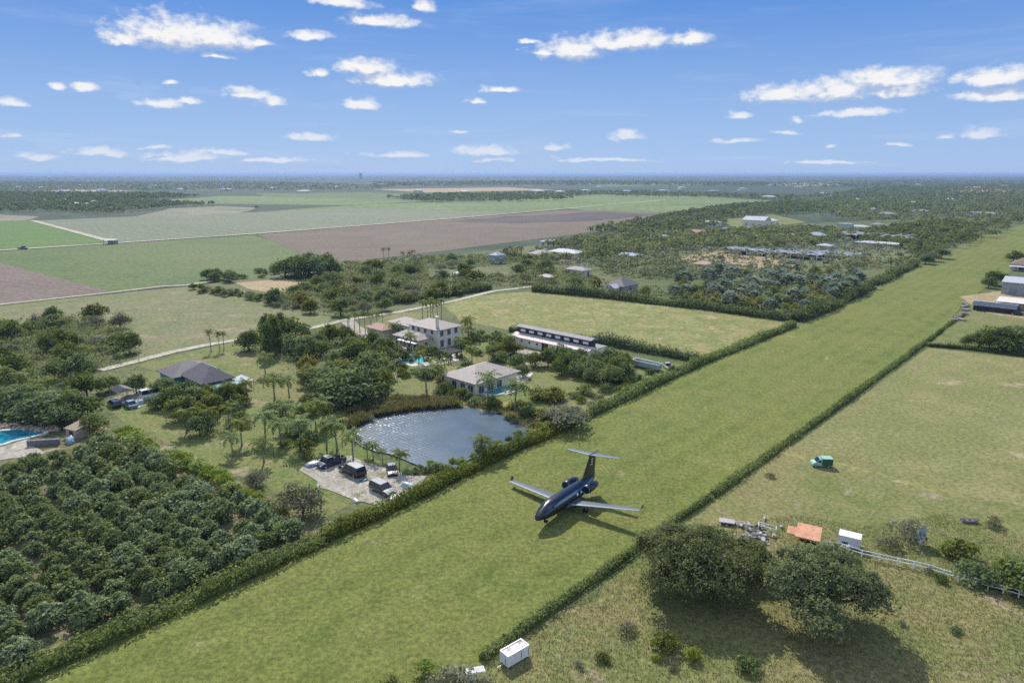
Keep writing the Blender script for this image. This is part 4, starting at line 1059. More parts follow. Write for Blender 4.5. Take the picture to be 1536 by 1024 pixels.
W("woods", [(800,388),(880,364),(1000,358),(1200,347),(1300,353),(1400,372),(1340,392),(1290,400),(1140,406),(1010,416),(900,408)], 420, 432, (2.5, 4.5), L_SILV, "pale silvery palms scattered through the far groves", mind=7, wr=(1.0, 1.5))
W("woods", [(740,388),(880,360),(1000,356),(1080,350),(1200,345),(1300,352),(1230,370),(1130,374),(1010,376),(960,384),(900,392),(820,396)], 1500, 411, (4.5, 8), L_FAR2, "mixed groves between the ploughed soil and the shade houses", mind=3.6, wr=(1.0, 1.6), avoid=[[(780,392),(880,392),(880,372),(780,372)],[(1120,374),(1290,374),(1290,392),(1120,392)]])
W("woods", [(900,394),(960,386),(1010,380),(1020,396),(1140,408),(1290,404),(1370,398),(1380,388),(1340,396),(1260,398),(1290,408),(1180,412),(1010,420),(900,412)], 900, 412, (3, 5.5), L_FAR2, "scrubby trees between the white houses and the silver palms", mind=3.4, wr=(1.0, 1.6))
W("woods", [(1290,368),(1300,350),(1420,334),(1480,342),(1440,362),(1380,386),(1350,372)], 800, 413, (5, 8.5), L_FAR2, "trees around the white sheds left of the airstrip", mind=4)
W("tree_belt", [(1368,398),(1440,374),(1500,354),(1534,336),(1524,326),(1480,340),(1400,372)], 90, 433, (6, 9), L_FAR2, "tree belt along the airstrip's far left edge", per=60, mind=4, leaf=1.1, wr=(1.0, 1.5))
W("woods", [(1560,330),(1700,318),(1760,330),(1640,372),(1560,388)], 260, 414, (6, 9), L_FAR, "trees on the right of the airstrip's far end", mind=6)
W("woods", [(-200,274),(1800,272),(1800,266),(-200,267)], 2400, 415, (14, 24), L_FAR, "last line of woods below the sky", per=6, mind=40, wr=(1.5, 3.0))

W("undergrowth", [(400,455),(440,440),(470,425),(520,400),(640,390),(760,388),(800,396),(840,410),(900,428),(1010,446),(1190,472),(1185,478),(1060,458),(900,440),(800,432),(735,428),(700,442),(600,456),(540,472),(480,474)], 1500, 420, (2.6, 5.8), L_FAR2, "dense low growth filling the belt of groves behind the villa", per=34, mind=2.6, leaf=.95, avoid=[[(890,430),(960,430),(960,444),(890,444)],[(640,402),(780,398),(780,420),(640,420)],[(770,392),(880,392),(890,376),(780,372)]])
W("undergrowth", [(1000,440),(1190,418),(1290,412),(1290,430),(1200,472),(1080,456)], 420, 421, (1.5, 3.4), L_FAR2, "dense low growth between the silver palms", per=30, mind=2.4, leaf=.9)
W("undergrowth", [(-60,500),(110,484),(200,508),(196,540),(150,556),(60,600),(-60,610)], 560, 422, (2.6, 5.6), L_FAR2, "dense low growth under the left thicket", per=34, mind=2, leaf=.7)
W("undergrowth", [(370,530),(400,505),(520,505),(590,530),(600,560),(560,610),(480,600),(450,560)], 380, 423, (1.6, 4.2), L_FAR2, "dense low growth under the grove between the villa and the pond", per=34, mind=1.8, leaf=.6)
# reeds behind the pond, one mass
rng = np.random.default_rng(9)
def tufts(name, pix, n, seed, h, w, lmat, label, blades=4, avoid=(), cat=None):
    rng = np.random.default_rng(seed); poly = gp(*pix)
    pts = scatter(poly, n, seed, .12, [gp(*a) for a in avoid], tries=4)
    P = np.repeat(np.array([tuple(p) for p in pts]), blades, 0); m = len(P)
    P[:, :2] += rng.normal(0, .14, (m, 2))
    hh = h * rng.uniform(.5, 1.3, m); a = rng.uniform(0, 6.283, m); le = rng.uniform(.1, .6, m) * hh
    d = np.stack([np.cos(a), np.sin(a), np.zeros(m)], 1); s = np.stack([-np.sin(a), np.cos(a), np.zeros(m)], 1) * w
    up = np.array([0, 0, 1.])[None]
    v = np.stack([P - s, P + s, P + d * (le * .35)[:, None] + up * (hh * .6)[:, None] + s * .8, P + d * le[:, None] + up * hh[:, None]], 1).reshape(-1, 3)
    f = np.arange(4 * m).reshape(m, 4)
    t = np.repeat(np.clip(rng.normal(.5, .28, m), 0, 1), 4)
    return tag(link(name, np_mesh(name, v, f, [lmat], tint=t)), label, cat, None, 'stuff')
tufts("reeds", [(520,640),(548,612),(600,600),(680,604),(690,612),(620,618),(560,628),(532,644)], 3000, 11, 1.5, .05, L_REED, "brownish reeds along the back of the pond", 4, cat="reeds")
L_GOLD = leaf_mat("golden_grass", (.28,.23,.07), (.48,.39,.15), .3, .6, .02, .05)
L_TUFT = leaf_mat("grass_blades", (.13,.175,.05), (.25,.27,.10), .35, .6, .0, .05)
L_DRYT = leaf_mat("dry_blades", (.13,.155,.05), (.27,.255,.11), .3, .6, .0, .05)
tufts("tall_grass", [(690,608),(740,606),(800,628),(812,640),(796,646),(745,618)], 2600, 12, .7, .045, L_GOLD, "golden tall grass on the far bank of the pond", 4, cat="grass")
tufts("grass", [(60,1060),(480,800),(720,700),(860,640),(1060,700),(1060,760),(720,1000),(640,1060)], 26000, 13, .16, .035, L_TUFT, "short grass of the airstrip", 3, cat="grass")
tufts("grass", [(640,1060),(720,1004),(1000,812),(1080,800),(1180,770),(1300,790),(1420,770),(1600,830),(1600,1060)], 20000, 14, .24, .04, L_DRYT, "tufted dry grass of the pasture", 3, cat="grass")
# ------------------------------------------------------------------ buildings
def roof_mat(name, col, az_sp=0.45, amt=.25):
    if name in MATS: return MATS[name]
    m, nt, out = new_mat(name)
    p = N(nt, "ShaderNodeBsdfPrincipled"); p.inputs["Roughness"].default_value = .75
    tc = N(nt, "ShaderNodeTexCoord")
    b = N(nt, "ShaderNodeTexBrick"); b.inputs["Scale"].default_value = 1.0; b.inputs["Brick Width"].default_value = .5; b.inputs["Row Height"].default_value = az_sp
    b.inputs["Mortar Size"].default_value = .03
    b.inputs["Color1"].default_value = rgba(col); b.inputs["Color2"].default_value = rgba(tuple(c * (1 - amt) for c in col)); b.inputs["Mortar"].default_value = rgba(tuple(c * .55 for c in col))
    nt.links.new(tc.outputs["Object"], b.inputs["Vector"])
    f = noise_n(nt, tc.outputs["Object"], .5, 6, .65)
    c = mixc(nt, math_n(nt, 'MULTIPLY', ramp(nt, f, .45, .75), .45), b.outputs["Color"], tuple(c * .62 for c in col))
    nt.links.new(c, p.inputs["Base Color"]); nt.links.new(p.outputs[0], out.inputs[0])
    MATS[name] = m
    return m
M_WHITE = plain("white_render", (.72,.67,.58), .8, var=.08, scale=.6)
M_CREAM = plain("cream_render", (.60,.56,.47), .8, var=.08, scale=.6)
M_GREYW = plain("grey_wall", (.30,.32,.36), .7, var=.1, scale=.5)
M_TEAL  = plain("teal_paint", (.07,.26,.29), .6, var=.12, scale=.8)
M_DARK  = plain("dark_opening", (.015,.018,.022), .5, var=.1)
M_GLASS = plain("window_glass", (.06,.09,.12), .12, var=.2, scale=.3)
M_FRAME = plain("white_frame", (.72,.72,.70), .5, var=.05)
M_WOOD  = plain("weathered_wood", (.24,.17,.12), .85, var=.25, scale=4)
M_THATCH= plain("thatch", (.36,.26,.17), .95, var=.3, scale=5, bump=.5)
M_CONC  = plain("pale_concrete", (.58,.55,.50), .85, var=.12, scale=1.2)
M_METAL = plain("grey_metal", (.42,.44,.46), .45, .6, var=.1)
M_WHITEM= plain("white_metal", (.78,.79,.80), .4, .0, var=.06, scale=1.2)
M_ORANGE= plain("faded_orange_roofing", (.64,.32,.18), .75, var=.14, scale=1.1)
R_TAUPE = roof_mat("taupe_tiles", (.45,.39,.345)); R_GREY = roof_mat("grey_tiles", (.30,.29,.31)); R_DARK = roof_mat("charcoal_shingles", (.17,.155,.165)); R_CLAY = roof_mat("clay_tiles", (.46,.28,.19))
R_WHITE = roof_mat("white_sheet_roof", (.48,.50,.53), .9, .05); R_BLUE = roof_mat("pale_blue_sheet_roof", (.30,.36,.42), .9, .1); R_BROWN = roof_mat("brown_sheet_roof", (.25,.16,.13)); R_RED = roof_mat("red_tiles", (.45,.19,.14))

def hip_mb(x0, y0, x1, y1, z, rise, over=.6, th=.16, gable=False):
    """hip (or gable) roof over a rectangle, with an eave edge"""
    x0 -= over; y0 -= over; x1 += over; y1 += over
    lx, ly = x1 - x0, y1 - y0
    mb = MB()
    if lx >= ly:
        i = 0 if gable else ly / 2 * .95
        ra, rb = (x0 + i, (y0 + y1) / 2), (x1 - i, (y0 + y1) / 2)
    else:
        i = 0 if gable else lx / 2 * .95
        ra, rb = ((x0 + x1) / 2, y0 + i), ((x0 + x1) / 2, y1 - i)
    lo = [(x0, y0, z), (x1, y0, z), (x1, y1, z), (x0, y1, z)]; hi = [(a, b, z + th) for a, b, _ in lo]
    v = lo + hi + [(ra[0], ra[1], z + th + rise), (rb[0], rb[1], z + th + rise)]
    f = [(3, 2, 1, 0), (0, 1, 5, 4), (1, 2, 6, 5), (2, 3, 7, 6), (3, 0, 4, 7)]
    if lx >= ly: f += [(4, 5, 9, 8), (6, 7, 8, 9), (7, 4, 8), (5, 6, 9)]
    else: f += [(4, 5, 8), (6, 7, 9), (5, 6, 9, 8), (7, 4, 8, 9)]
    return mb.add(v, f)

def shed_mb(x0, y0, x1, y1, z0, z1, over=.3, th=.12, axis='x'):
    """single slope roof: height z0 at the low side (min), z1 at the high side"""
    x0 -= over; y0 -= over; x1 += over; y1 += over
    h = (lambda x, y: z0 + (z1 - z0) * ((x - x0) / (x1 - x0) if axis == 'x' else (y - y0) / (y1 - y0)))
    c = [(x0, y0), (x1, y0), (x1, y1), (x0, y1)]
    v = [(x, y, h(x, y)) for x, y in c] + [(x, y, h(x, y) + th) for x, y in c]
    return MB().add(v, [(3, 2, 1, 0), (4, 5, 6, 7), (0, 1, 5, 4), (1, 2, 6, 5), (2, 3, 7, 6), (3, 0, 4, 7)])

def window(root, face, a, z, w, h, pos, name="window", mat=None, frame=True):
    """face 'x' or 'y': plane x=pos (seen from -x) or y=pos (seen from -y); a is the coordinate along the wall"""
    g = MB(); fr = MB(); t = .09
    def bx(mb, a0, z0, w_, h_, d0, d1):
        if face == 'x': mb.box(pos - (d0 + d1) / 2, a0, z0, d1 - d0, w_, h_)
        else: mb.box(a0, pos - (d0 + d1) / 2, z0, w_, d1 - d0, h_)
    bx(g, a, z, w, h, -.05, .02)
    o = g.build(name, mat or M_GLASS, root)
    if frame:
        bx(fr, a - w / 2 - t / 2, z - t, t, h + 2 * t, -.04, .06); bx(fr, a + w / 2 + t / 2, z - t, t, h + 2 * t, -.04, .06)
        bx(fr, a, z - t, w, t, -.04, .08); bx(fr, a, z + h, w, t, -.04, .06)
        if w > 1.2: bx(fr, a, z, .06, h, -.04, .045)
        fr.build("frame", M_FRAME, o)
    return o

def block(root, u0, v0, u1, v1, h, rise, wall, roof, z0=0.0, over=.6, gable=False):
    mb = MB(); mb.box((u0 + u1) / 2, (v0 + v1) / 2, z0 - (.2 if z0 == 0 else 0), u1 - u0, v1 - v0, h + (.2 if z0 == 0 else 0))
    w = mb.build("wall", wall, root)
    r = hip_mb(u0, v0, u1, v1, z0 + h + .003, rise, over, gable=gable).build("roof", roof, root)
    return w, r

# --- white villa
V0 = at(657, 524)
vil = thing("villa", "white two-storey villa with taupe hip roofs above a turquoise pool", "house", V0, rot_of(RUN_AZ))
block(vil, 0, 0, 9, 13, 5.6, 1.8, M_WHITE, R_TAUPE)
block(vil, .8, 13.02, 8, 24, 4.6, 1.5, M_WHITE, R_TAUPE)
block(vil, -5.2, 2.5, -.02, 13.5, 3.1, 1.5, M_CREAM, R_TAUPE)
block(vil, -4, 21, .75, 29, 3.0, 1.3, M_CREAM, R_CLAY)
for v in (4.2, 6.4, 8.6, 10.8, 12.4): window(vil, 'x', v, .7, 1.1, 1.9, -5.2)
for v in (14.6, 17, 19.4): window(vil, 'x', v, 2.0, 1.2, 1.6, .8)
for v in (2.5, 5.5, 8.5, 11): window(vil, 'x', v, 4.2, 1.2, 1.3, 0)
for u in (1.6, 4.4, 7.2):
    window(vil, 'y', u, 3.7, 1.3, 1.7, 0); window(vil, 'y', u, .5, 1.3, 2.1, 0)
window(vil, 'y', -2.4, .1, 1.1, 2.2, 2.5, "door", M_WOOD)
ch = MB(); ch.box(1.2, 1.4, 6.3, .7, .7, 3.0); ch.box(1.2, 1.4, 9.3, .95, .95, .2); ch.build("chimney", M_WHITE, vil)
mb = MB()
for v in (3, 6, 9): mb.box(-6.9, v, 0, .18, .18, 2.5)
mb.box(-6.1, 6, 2.5, 2.0, 8.2, .16); mb.build("porch", M_FRAME, vil)
wb = MB(); wb.box(0, 0, -.2, .3, 7.0, 3.0); gw = wb.build("garden_wall", M_WHITE)
gw.location = at(598, 533); gw.rotation_euler.z = rot_of(RUN_AZ); tag(gw, "tall white garden wall left of the villa's pool", "wall")

# --- pools
def pool(label, pix, z, depth_mat, rim_mat, rim=.6, seed=1):
    pts = gp(*pix); c = sum(pts, Vector()) / len(pts)
    root = thing("swimming_pool", label, "pool", c)
    # smooth the outline
    out = []
    n = len(pts)
    for i in range(n):
        p0, p1, p2, p3 = pts[i - 1], pts[i], pts[(i + 1) % n], pts[(i + 2) % n]
        for k in range(6):
            t = k / 6
            out.append(.5 * ((2 * p1) + (p2 - p0) * t + (2 * p0 - 5 * p1 + 4 * p2 - p3) * t * t + (3 * p1 - p0 - 3 * p2 + p3) * t ** 3) - c)
    w = MB(); w.add([(p.x, p.y, z) for p in out], [tuple(range(len(out)))])
    w.build("water", depth_mat, root)
    m = len(out); r_ = MB(); vs = []
    for p in out:
        q = p * (1 + rim / max(p.length, .5)); vs += [(p.x, p.y, z - .1), (p.x, p.y, z + .08), (q.x, q.y, z + .08), (q.x, q.y, z - .2)]
    fs = []
    for i in range(m):
        j = (i + 1) % m
        for k in range(3): fs.append((i * 4 + k, i * 4 + k + 1, j * 4 + k + 1, j * 4 + k))
    r_.add(vs, fs); r_.build("rim", rim_mat, root)
    return root
def pool_mat(name, a, b_):
    m, nt, out = new_mat(name)
    p = N(nt, "ShaderNodeBsdfPrincipled"); tc = N(nt, "ShaderNodeTexCoord")
    nt.links.new(mixc(nt, ramp(nt, noise_n(nt, tc.outputs["Object"], .25, 4), .35, .65), a, b_), p.inputs["Base Color"])
    p.inputs["Roughness"].default_value = .12; p.inputs["IOR"].default_value = 1.33
    bm_ = N(nt, "ShaderNodeBump", i_Strength=.3, i_Distance=.05); nt.links.new(noise_n(nt, tc.outputs["Object"], 3.5, 3), bm_.inputs["Height"]); nt.links.new(bm_.outputs[0], p.inputs["Normal"])
    nt.links.new(p.outputs[0], out.inputs[0]); return m
PM1 = pool_mat("turquoise_pool_water", (.05,.42,.46), (.10,.55,.58)); PM2 = pool_mat("teal_pool_water", (.02,.20,.22), (.04,.28,.28)); PM3 = pool_mat("blue_pool_water", (.006,.12,.20), (.02,.26,.34))
sheet("pool_deck", gp((586,540),(612,532),(652,536),(690,530),(688,541),(668,546),(640,553),(615,549)), .14, M_CONC, "pale paved deck around the villa's turquoise pool")
pool("free form turquoise pool on the villa's pale deck", [(597,540),(610,535),(624,533),(636,538),(640,545),(622,545),(606,544)], .24, PM1, M_CONC)
sheet("pool_deck", gp((700,588),(735,596),(770,590),(790,572),(800,560),(782,556),(770,562),(745,590)), .14, M_CONC, "pale patio around the pool house's teal pool")
pool("teal pool beside the pool house under two palms", [(722,588),(740,577),(758,573),(770,578),(760,588),(742,593)], .24, PM2, M_CONC)
pool("blue free form pool at the frame's edge by the orchard", [(-70,676),(-30,668),(0,668),(20,662),(48,656),(66,650),(40,645),(0,648),(-60,652)], .24, PM3, M_CONC, .8)

# --- pool house: eaves from three roof corners
def from_eaves(front, right, left, z):
    f, r_, l = at(*front, z), at(*right, z), at(*left, z)
    return Vector((f.x, f.y, 0)), (r_ - f).dot(RU), (l - f).dot(RV)
o, lu, lv = from_eaves((714, 578), (770, 554), (656, 563), 2.9)
ph = thing("house", "single-storey pool house with a broad taupe hip roof above the golden bank", "house", o, rot_of(RUN_AZ))
block(ph, .8, .8, lu - .8, lv - .8, 2.9, 2.3, M_WHITE, R_TAUPE, over=.8)
for v in (2.6, 5.2, 8.2, 11): 
    if v < lv - 2: window(ph, 'x', v, .4, 1.6, 1.8, .8)
for u in (2.5, 5.5, 8.5):
    if u < lu - 2: window(ph, 'y', u, .3, 1.7, 1.9, .8)
mb = MB()
for v in (.3, 3.5): mb.box(.15, v, 0, .2, .2, 2.89)
mb.build("porch_post", M_FRAME, ph)
# pergola by the villa pool
pg = thing("pergola", "dark pergola shading the right end of the villa's pool deck", "pergola", at(676, 545), rot_of(RUN_AZ))
for k, (a, b_) in enumerate(((0, 0), (4.2, 0), (4.2, 4.6), (0, 4.6))):
    mb = MB(); mb.box(a, b_, -.05, .18, .18, 2.55); mb.build("post", M_DARK, pg)
mb = MB(); mb.box(2.1, 0, 2.5, 4.6, .16, .2); mb.box(2.1, 4.6, 2.5, 4.6, .16, .2)
for k in range(9): mb.box(.2 + k * .48, 2.3, 2.702, .09, 5.2, .14)
mb.build("rafters", M_DARK, pg)

# --- long stable
A = at(764, 515); B = A - RV * 29
stb = thing("stable", "long low white stable with a dark clerestory and grey roof behind the garden grove", "stable", B, rot_of(RUN_AZ))
mb = MB(); mb.box(4.5, 14.5, -.2, 9, 29, 2.7); mb.build("wall", M_WHITE, stb)
shed_mb(0, 0, 3.2, 29, 2.503, 3.0, .35).build("roof", plain("pinkish_sheet_roof", (.55,.48,.45), .7), stb)
shed_mb(5.8, 0, 9, 29, 2.503, 2.4, .35).build("roof", R_GREY, stb)
mb = MB(); mb.box(4.6, 14.8, 2.6, 2.4, 27, 2.2); mb.build("clerestory", M_DARK, stb)
hip_mb(3.4, 1.3, 5.8, 28.3, 4.803, .5, .55, gable=True).build("roof", R_GREY, stb)
for k in range(8):
    window(stb, 'x', 3.0 + 3.35 * k, 3.55, 1.9, .75, 3.4, "skylight", M_WHITEM, False)
for k in range(7):
    if k == 4: continue
    window(stb, 'x', 27.0 - 3.0 * k, 1.3, .7, .6, 0, "window", M_DARK)
window(stb, 'x', 15.0, .0, 2.4, 2.35, 0, "door", M_DARK)
sheet("gravel_yard", gp((764,520),(840,534),(820,545),(790,548),(760,530)), .13, G_SAND, "sandy forecourt of the long stable")

# --- teal house
o, lu, lv = from_eaves((302, 578), (352, 566), (252, 566), 2.9)
th = thing("house", "teal-walled house under a large charcoal hip roof", "house", o, rot_of(RUN_AZ))
block(th, .7, .7, lu - .7, lv - .7, 2.9, 3.0, M_TEAL, R_DARK, over=.7)
block(th, -1.5, lv - .68, 8.5, lv + 8, 2.7, 2.2, M_TEAL, R_DARK, over=.7)
for v in (2.2, 5, 8): window(th, 'x', v, .6, 1.5, 1.5, .7)
for u in (2.5, 6, 9.5): window(th, 'y', u, .5, 1.6, 1.6, .7)
window(th, 'y', 4.3, .0, 1.0, 2.1, .7, "door", M_FRAME)
mb = MB(); mb.box(lu / 2 + .5, -1.6, 2.3, lu - 1, 3.6, .14)
for u in (1.2, lu / 2, lu - 1): mb.box(u, -3.2, 0, .16, .16, 2.3)
mb.build("veranda", plain("pale_teal_awning", (.16,.34,.36), .7), th)
# white tented roof at its right end
tn = thing("tent", "small pale pointed canopy right of the teal house", "canopy", at(358, 588), rot_of(RUN_AZ))
mb = MB(); mb.add([(0,0,2.2),(4,0,2.2),(4,4,2.2),(0,4,2.2),(2,2,3.5)], [(0,1,4),(1,2,4),(2,3,4),(3,0,4),(3,2,1,0)]); mb.build("canopy", M_WHITEM, tn)
for a, b_ in ((.1,.1),(3.9,.1),(3.9,3.9),(.1,3.9)):
    mb = MB(); mb.box(a, b_, -.1, .1, .1, 2.3); mb.build("leg", M_METAL, tn)

# --- black canopy over the cars, white caravan
cn = thing("canopy", "black canopy on posts over the cars by the orchard", "canopy", at(178, 606), rot_of(RUN_AZ))
mb = MB(); mb.add([(0,0,2.5),(3.6,0,2.5),(3.6,5.2,2.5),(0,5.2,2.5),(1.8,.9,3.2),(1.8,4.3,3.2)], [(0,1,4),(1,2,5,4),(2,3,5),(3,0,4,5),(3,2,1,0)]); mb.build("roof", plain("black_tarp", (.02,.022,.03), .6), cn)
for a, b_ in ((.1,.1),(3.5,.1),(3.5,5.1),(.1,5.1)):
    mb = MB(); mb.box(a, b_, -.1, .1, .1, 2.6); mb.build("post", M_METAL, cn)

# --- hut, walls and grotto by the free form pool
ht = thing("hut", "small thatched hut on posts above the free form pool", "hut", at(44, 634), rot_of(RUN_AZ + .5))
mb = MB(); mb.add([(-2,-2,2.0),(2,-2,2.0),(2,2,2.0),(-2,2,2.0),(-.3,0,3.9),(.3,0,3.9)], [(0,1,5,4),(1,2,5),(2,3,4,5),(3,0,4),(3,2,1,0)]); mb.build("roof", M_THATCH, ht)
for a, b_ in ((-1.6,-1.6),(1.6,-1.6),(1.6,1.6),(-1.6,1.6)):
    mb = MB(); mb.box(a, b_, -.1, .16, .16, 2.3); mb.build("post", M_WOOD, ht)
gt = thing("pool_bar", "tan stucco pool bar with an orange-edged roof at the orchard's corner", "pool bar", at(118, 654), rot_of(RUN_AZ - .3)); gt.scale = (.75, .75, .8)
mb = MB(); mb.box(0, 0, -.1, 3.6, 4.2, 2.4); mb.box(2.2, -2.6, -.1, 1.0, 1.0, 3.1); mb.build("wall", plain("tan_stucco", (.42,.34,.29), .9), gt)
shed_mb(-1.8, -2.1, 1.8, 2.1, 2.31, 3.0, .3).build("roof", plain("ochre_roof", (.28,.22,.15), .85), gt)
window(gt, 'x', 0, .9, 1.6, 1.0, -1.8, "window", M_DARK, False)
for (x, y, L, a, lab, mt) in [(66, 668, 5.6, R(80), "dark grey screen wall at the end of the free form pool", plain("grey_stucco", (.20,.19,.21), .9))]:
    mb = MB(); mb.box(0, 0, -.2, L, .35, 1.3); mb.box(0, 0, 1.1, L + .12, .47, .1); w = mb.build("wall", mt); w.location = at(x, y); w.rotation_euler.z = rot_of(a); tag(w, lab, "wall")
rnd = random.Random(17)
def rock_mesh(seed, s):
    bm = bmesh.new(); bmesh.ops.create_icosphere(bm, subdivisions=2, radius=s); r2 = random.Random(seed)
    for v in bm.verts: v.co *= r2.uniform(.75, 1.15); v.co.z *= .7
    me = bpy.data.meshes.new("rock"); bm.to_mesh(me); bm.free(); me.materials.append(plain("coral_rock", (.42,.33,.26), .95, var=.3, scale=2.5, bump=.4)); return me
RK = [rock_mesh(i, .7) for i in range(3)]
for i in range(22):
    t = i / 21; p = at(-10 + 95 * t, 645 - 3 * math.sin(t * 6) - (0 if i % 2 else 4)); k = rnd.uniform(.5, 1.2)
    r_ = link("boulder", RK[i % 3]); r_.location = p + Vector((0, 0, .25)); r_.scale = (k, k * rnd.uniform(.7, 1.2), k); r_.rotation_euler.z = rnd.uniform(0, 6)
    tag(r_, "pinkish coral boulder in the row behind the free form pool", "boulder", "boulders behind the free form pool")

# --- sheds right of the strip
o = at(1501, 441)
wh = thing("warehouse", "large grey metal warehouse with a white roof at the frame's edge", "warehouse", o, rot_of(RUN_AZ))
block(wh, 0, -26, 16, 0, 5.2, 1.6, M_GREYW, R_WHITE, over=.4, gable=True)
for k in range(4): window(wh, 'x', -4 - 6 * k, .1, 2.6, 3.2, 0, "door", plain("roller_door", (.24,.26,.30), .6), False)
o = at(1494, 462)
ls = thing("open_shed", "open-fronted shed with a wide cream-white roof before the warehouse", "shed", o, rot_of(RUN_AZ))
shed_mb(0, -20, 7, 0, 2.6, 3.5, .4).build("roof", plain("cream_sheet_roof", (.66,.61,.55), .7), ls)
mb = MB(); mb.box(6.6, -10, -.1, .15, 20, 3.2); mb.build("wall", M_GREYW, ls)
for k in range(6):
    mb = MB(); mb.box(.2, -.4 - 3.8 * k, -.1, .18, .18, 2.69); mb.build("post", M_WOOD, ls)
o = at(1459, 465)
bs = thing("shed", "dark blue low shed with pale stripes along its roof", "shed", o, rot_of(RUN_AZ))
mb = MB(); mb.box(2.5, -6.5, -.1, 5, 13, 2.3); mb.build("wall", plain("navy_boarding", (.02,.03,.06), .6), bs)
hip_mb(0, -13, 5, 0, 2.203, .9, .4, gable=True).build("roof", plain("dark_blue_roof", (.05,.07,.11), .5), bs)
mb = MB(); mb.box(-.46, -6.5, 2.1, .3, 13.9, .1); mb.build("gutter", M_WHITEM, bs)
mb = MB(); mb.box(2.5, -6.5, 3.24, .5, 13.7, .12); mb.build("ridge_cap", M_WHITEM, bs)
for k in range(4): window(bs, 'x', -2 - 3 * k, .2, 1.6, 1.6, 0, "door", M_DARK, False)
o = at(1514, 405)
br = thing("shed", "brown-roofed shed with white sides behind the grey warehouse", "shed", o, rot_of(RUN_AZ))
block(br, 0, -22, 14, 0, 3.2, 3.2, M_WHITE, R_BROWN, over=.6)
mb = MB(); mb.box(-2.2, -11, 2.4, 4.0, 22, .15)
for k in range(4): mb.box(-4, -1 - 6.6 * k, -.1, .2, .2, 2.5)
mb.build("veranda", M_WHITEM, br)
window(br, 'x', -5, .4, 2, 1.6, 0); window(br, 'x', -11, .4, 2, 1.6, 0)

# --- homes and sheds among the groves
def home(x, y, L, W, H, rise, wall, roof, label, az=RUN_AZ, gable=False, name="house", cat="house", wins=3):
    r_ = thing(name, label, cat, at(x, y), rot_of(az))
    L, W, rise = L * .85, W * .85, rise * .85
    block(r_, 0, 0, W, L, H, rise, wall, roof, over=.5, gable=gable)
    for k in range(wins): window(r_, 'x', L * (k + .6) / (wins + .2), .8, 1.4, 1.3, 0, frame=y > 350)
    window(r_, 'y', W / 2, .0, 1.2, 2.1, 0, "door", M_DARK, False)
    return r_
home(935, 441, 10, 13, 3.0, 3.4, M_GREYW, R_DARK, "house with a steep charcoal roof beyond the yellowish paddock")
home(921, 442, 5, 5, 2.6, 1.6, M_WHITE, R_WHITE, "small white-gabled garage beside the charcoal-roofed house", gable=True, wins=1, name="garage", cat="garage")
home(862, 390, 24, 12, 3.6, 2.0, M_WHITE, R_WHITE, "long bright white house in the groves")
home(818, 391, 16, 11, 3.2, 2.4, M_WHITE, R_GREY, "grey-roofed house left of the long bright white house")
home(835, 371, 18, 10, 3.0, 1.8, M_WHITE, R_BLUE, "blue-grey roofed house behind the long bright white house")
home(952, 391, 16, 10, 2.6, 1.4, M_TEAL, R_BLUE, "low turquoise building at the edge of the dark grove")
home(1000, 364, 18, 12, 3.2, 2.2, M_WHITE, R_BLUE, "pale blue roofed house before the ploughed field's far corner")
home(1060, 358, 24, 13, 3.4, 3.0, M_CREAM, R_RED, "red-roofed house in the far groves")
home(1146, 340, 26, 18, 5.5, 4.0, M_WHITE, R_WHITE, "large white house with a pale blue-white gable", gable=True)
home(1163, 337, 24, 10, 3.6, 2.0, M_WHITE, R_WHITE, "long white wing standing right of the white gabled house")
home(1076, 340, 18, 10, 4.0, 1.4, M_WHITE, R_WHITE, "small white building left of the white gabled house")
home(1105, 350, 18, 10, 2.8, 1.6, M_WHITE, R_BLUE, "blue-roofed barn below the white gabled house")
home(1065, 406, 12, 8, 2.8, 1.8, M_WHITE, R_CLAY, "white cottage with a pinkish roof beyond the silver palms")
home(745, 396, 7, 8, 4.6, 2.0, plain("pale_blue_paint", (.34,.45,.62), .7), R_BLUE, "narrow pale blue house at the end of the orange dirt drive", wins=2)
home(876, 415, 14, 8, 2.8, 1.6, M_CREAM, R_GREY, "grey-roofed house in the trees above the yellowish paddock")
home(825, 425, 9, 6, 2.6, 1.2, M_CREAM, R_TAUPE, "small cream house by the pale road's end", wins=2)
home(1234, 362, 16, 12, 4.0, 2.6, plain("pale_aqua_paint", (.42,.55,.60), .7), R_BLUE, "pale aqua roofed barn beside the shade houses")
home(1275, 345, 14, 12, 5.0, .8, plain("mint_paint", (.45,.58,.52), .7), R_GREY, "pale mint box-shaped building in the far groves", wins=2)
home(1300, 346, 26, 10, 3.0, 1.6, M_WHITE, R_WHITE, "low white building right of the mint building")
home(1323, 342, 12, 9, 3.0, 1.6, M_WHITE, R_GREY, "small white house at the end of the far row")
home(1244, 377, 10, 8, 3.4, 1.2, M_WHITE, R_WHITE, "little white pump house beside the shade houses", wins=1)
home(1195, 360, 20, 10, 2.8, 1.6, M_CREAM, R_TAUPE, "long tan-roofed shed left of the aqua barn")
home(1500, 326, 40, 14, 3.6, 2.0, M_WHITE, R_GREY, "long grey-roofed sheds beside the airstrip's far end")
home(1350, 374, 34, 12, 3.0, 1.0, M_CREAM, R_WHITE, "long flat white-edged building before the big net greenhouse")
home(1160, 300, 30, 18, 6, 2, M_WHITE, R_WHITE, "white shed in the right woods near the far green field")
home(690, 418, 7, 5, 2.2, .8, M_WHITE, R_WHITE, "tiny white shed in the belt of groves", wins=1)

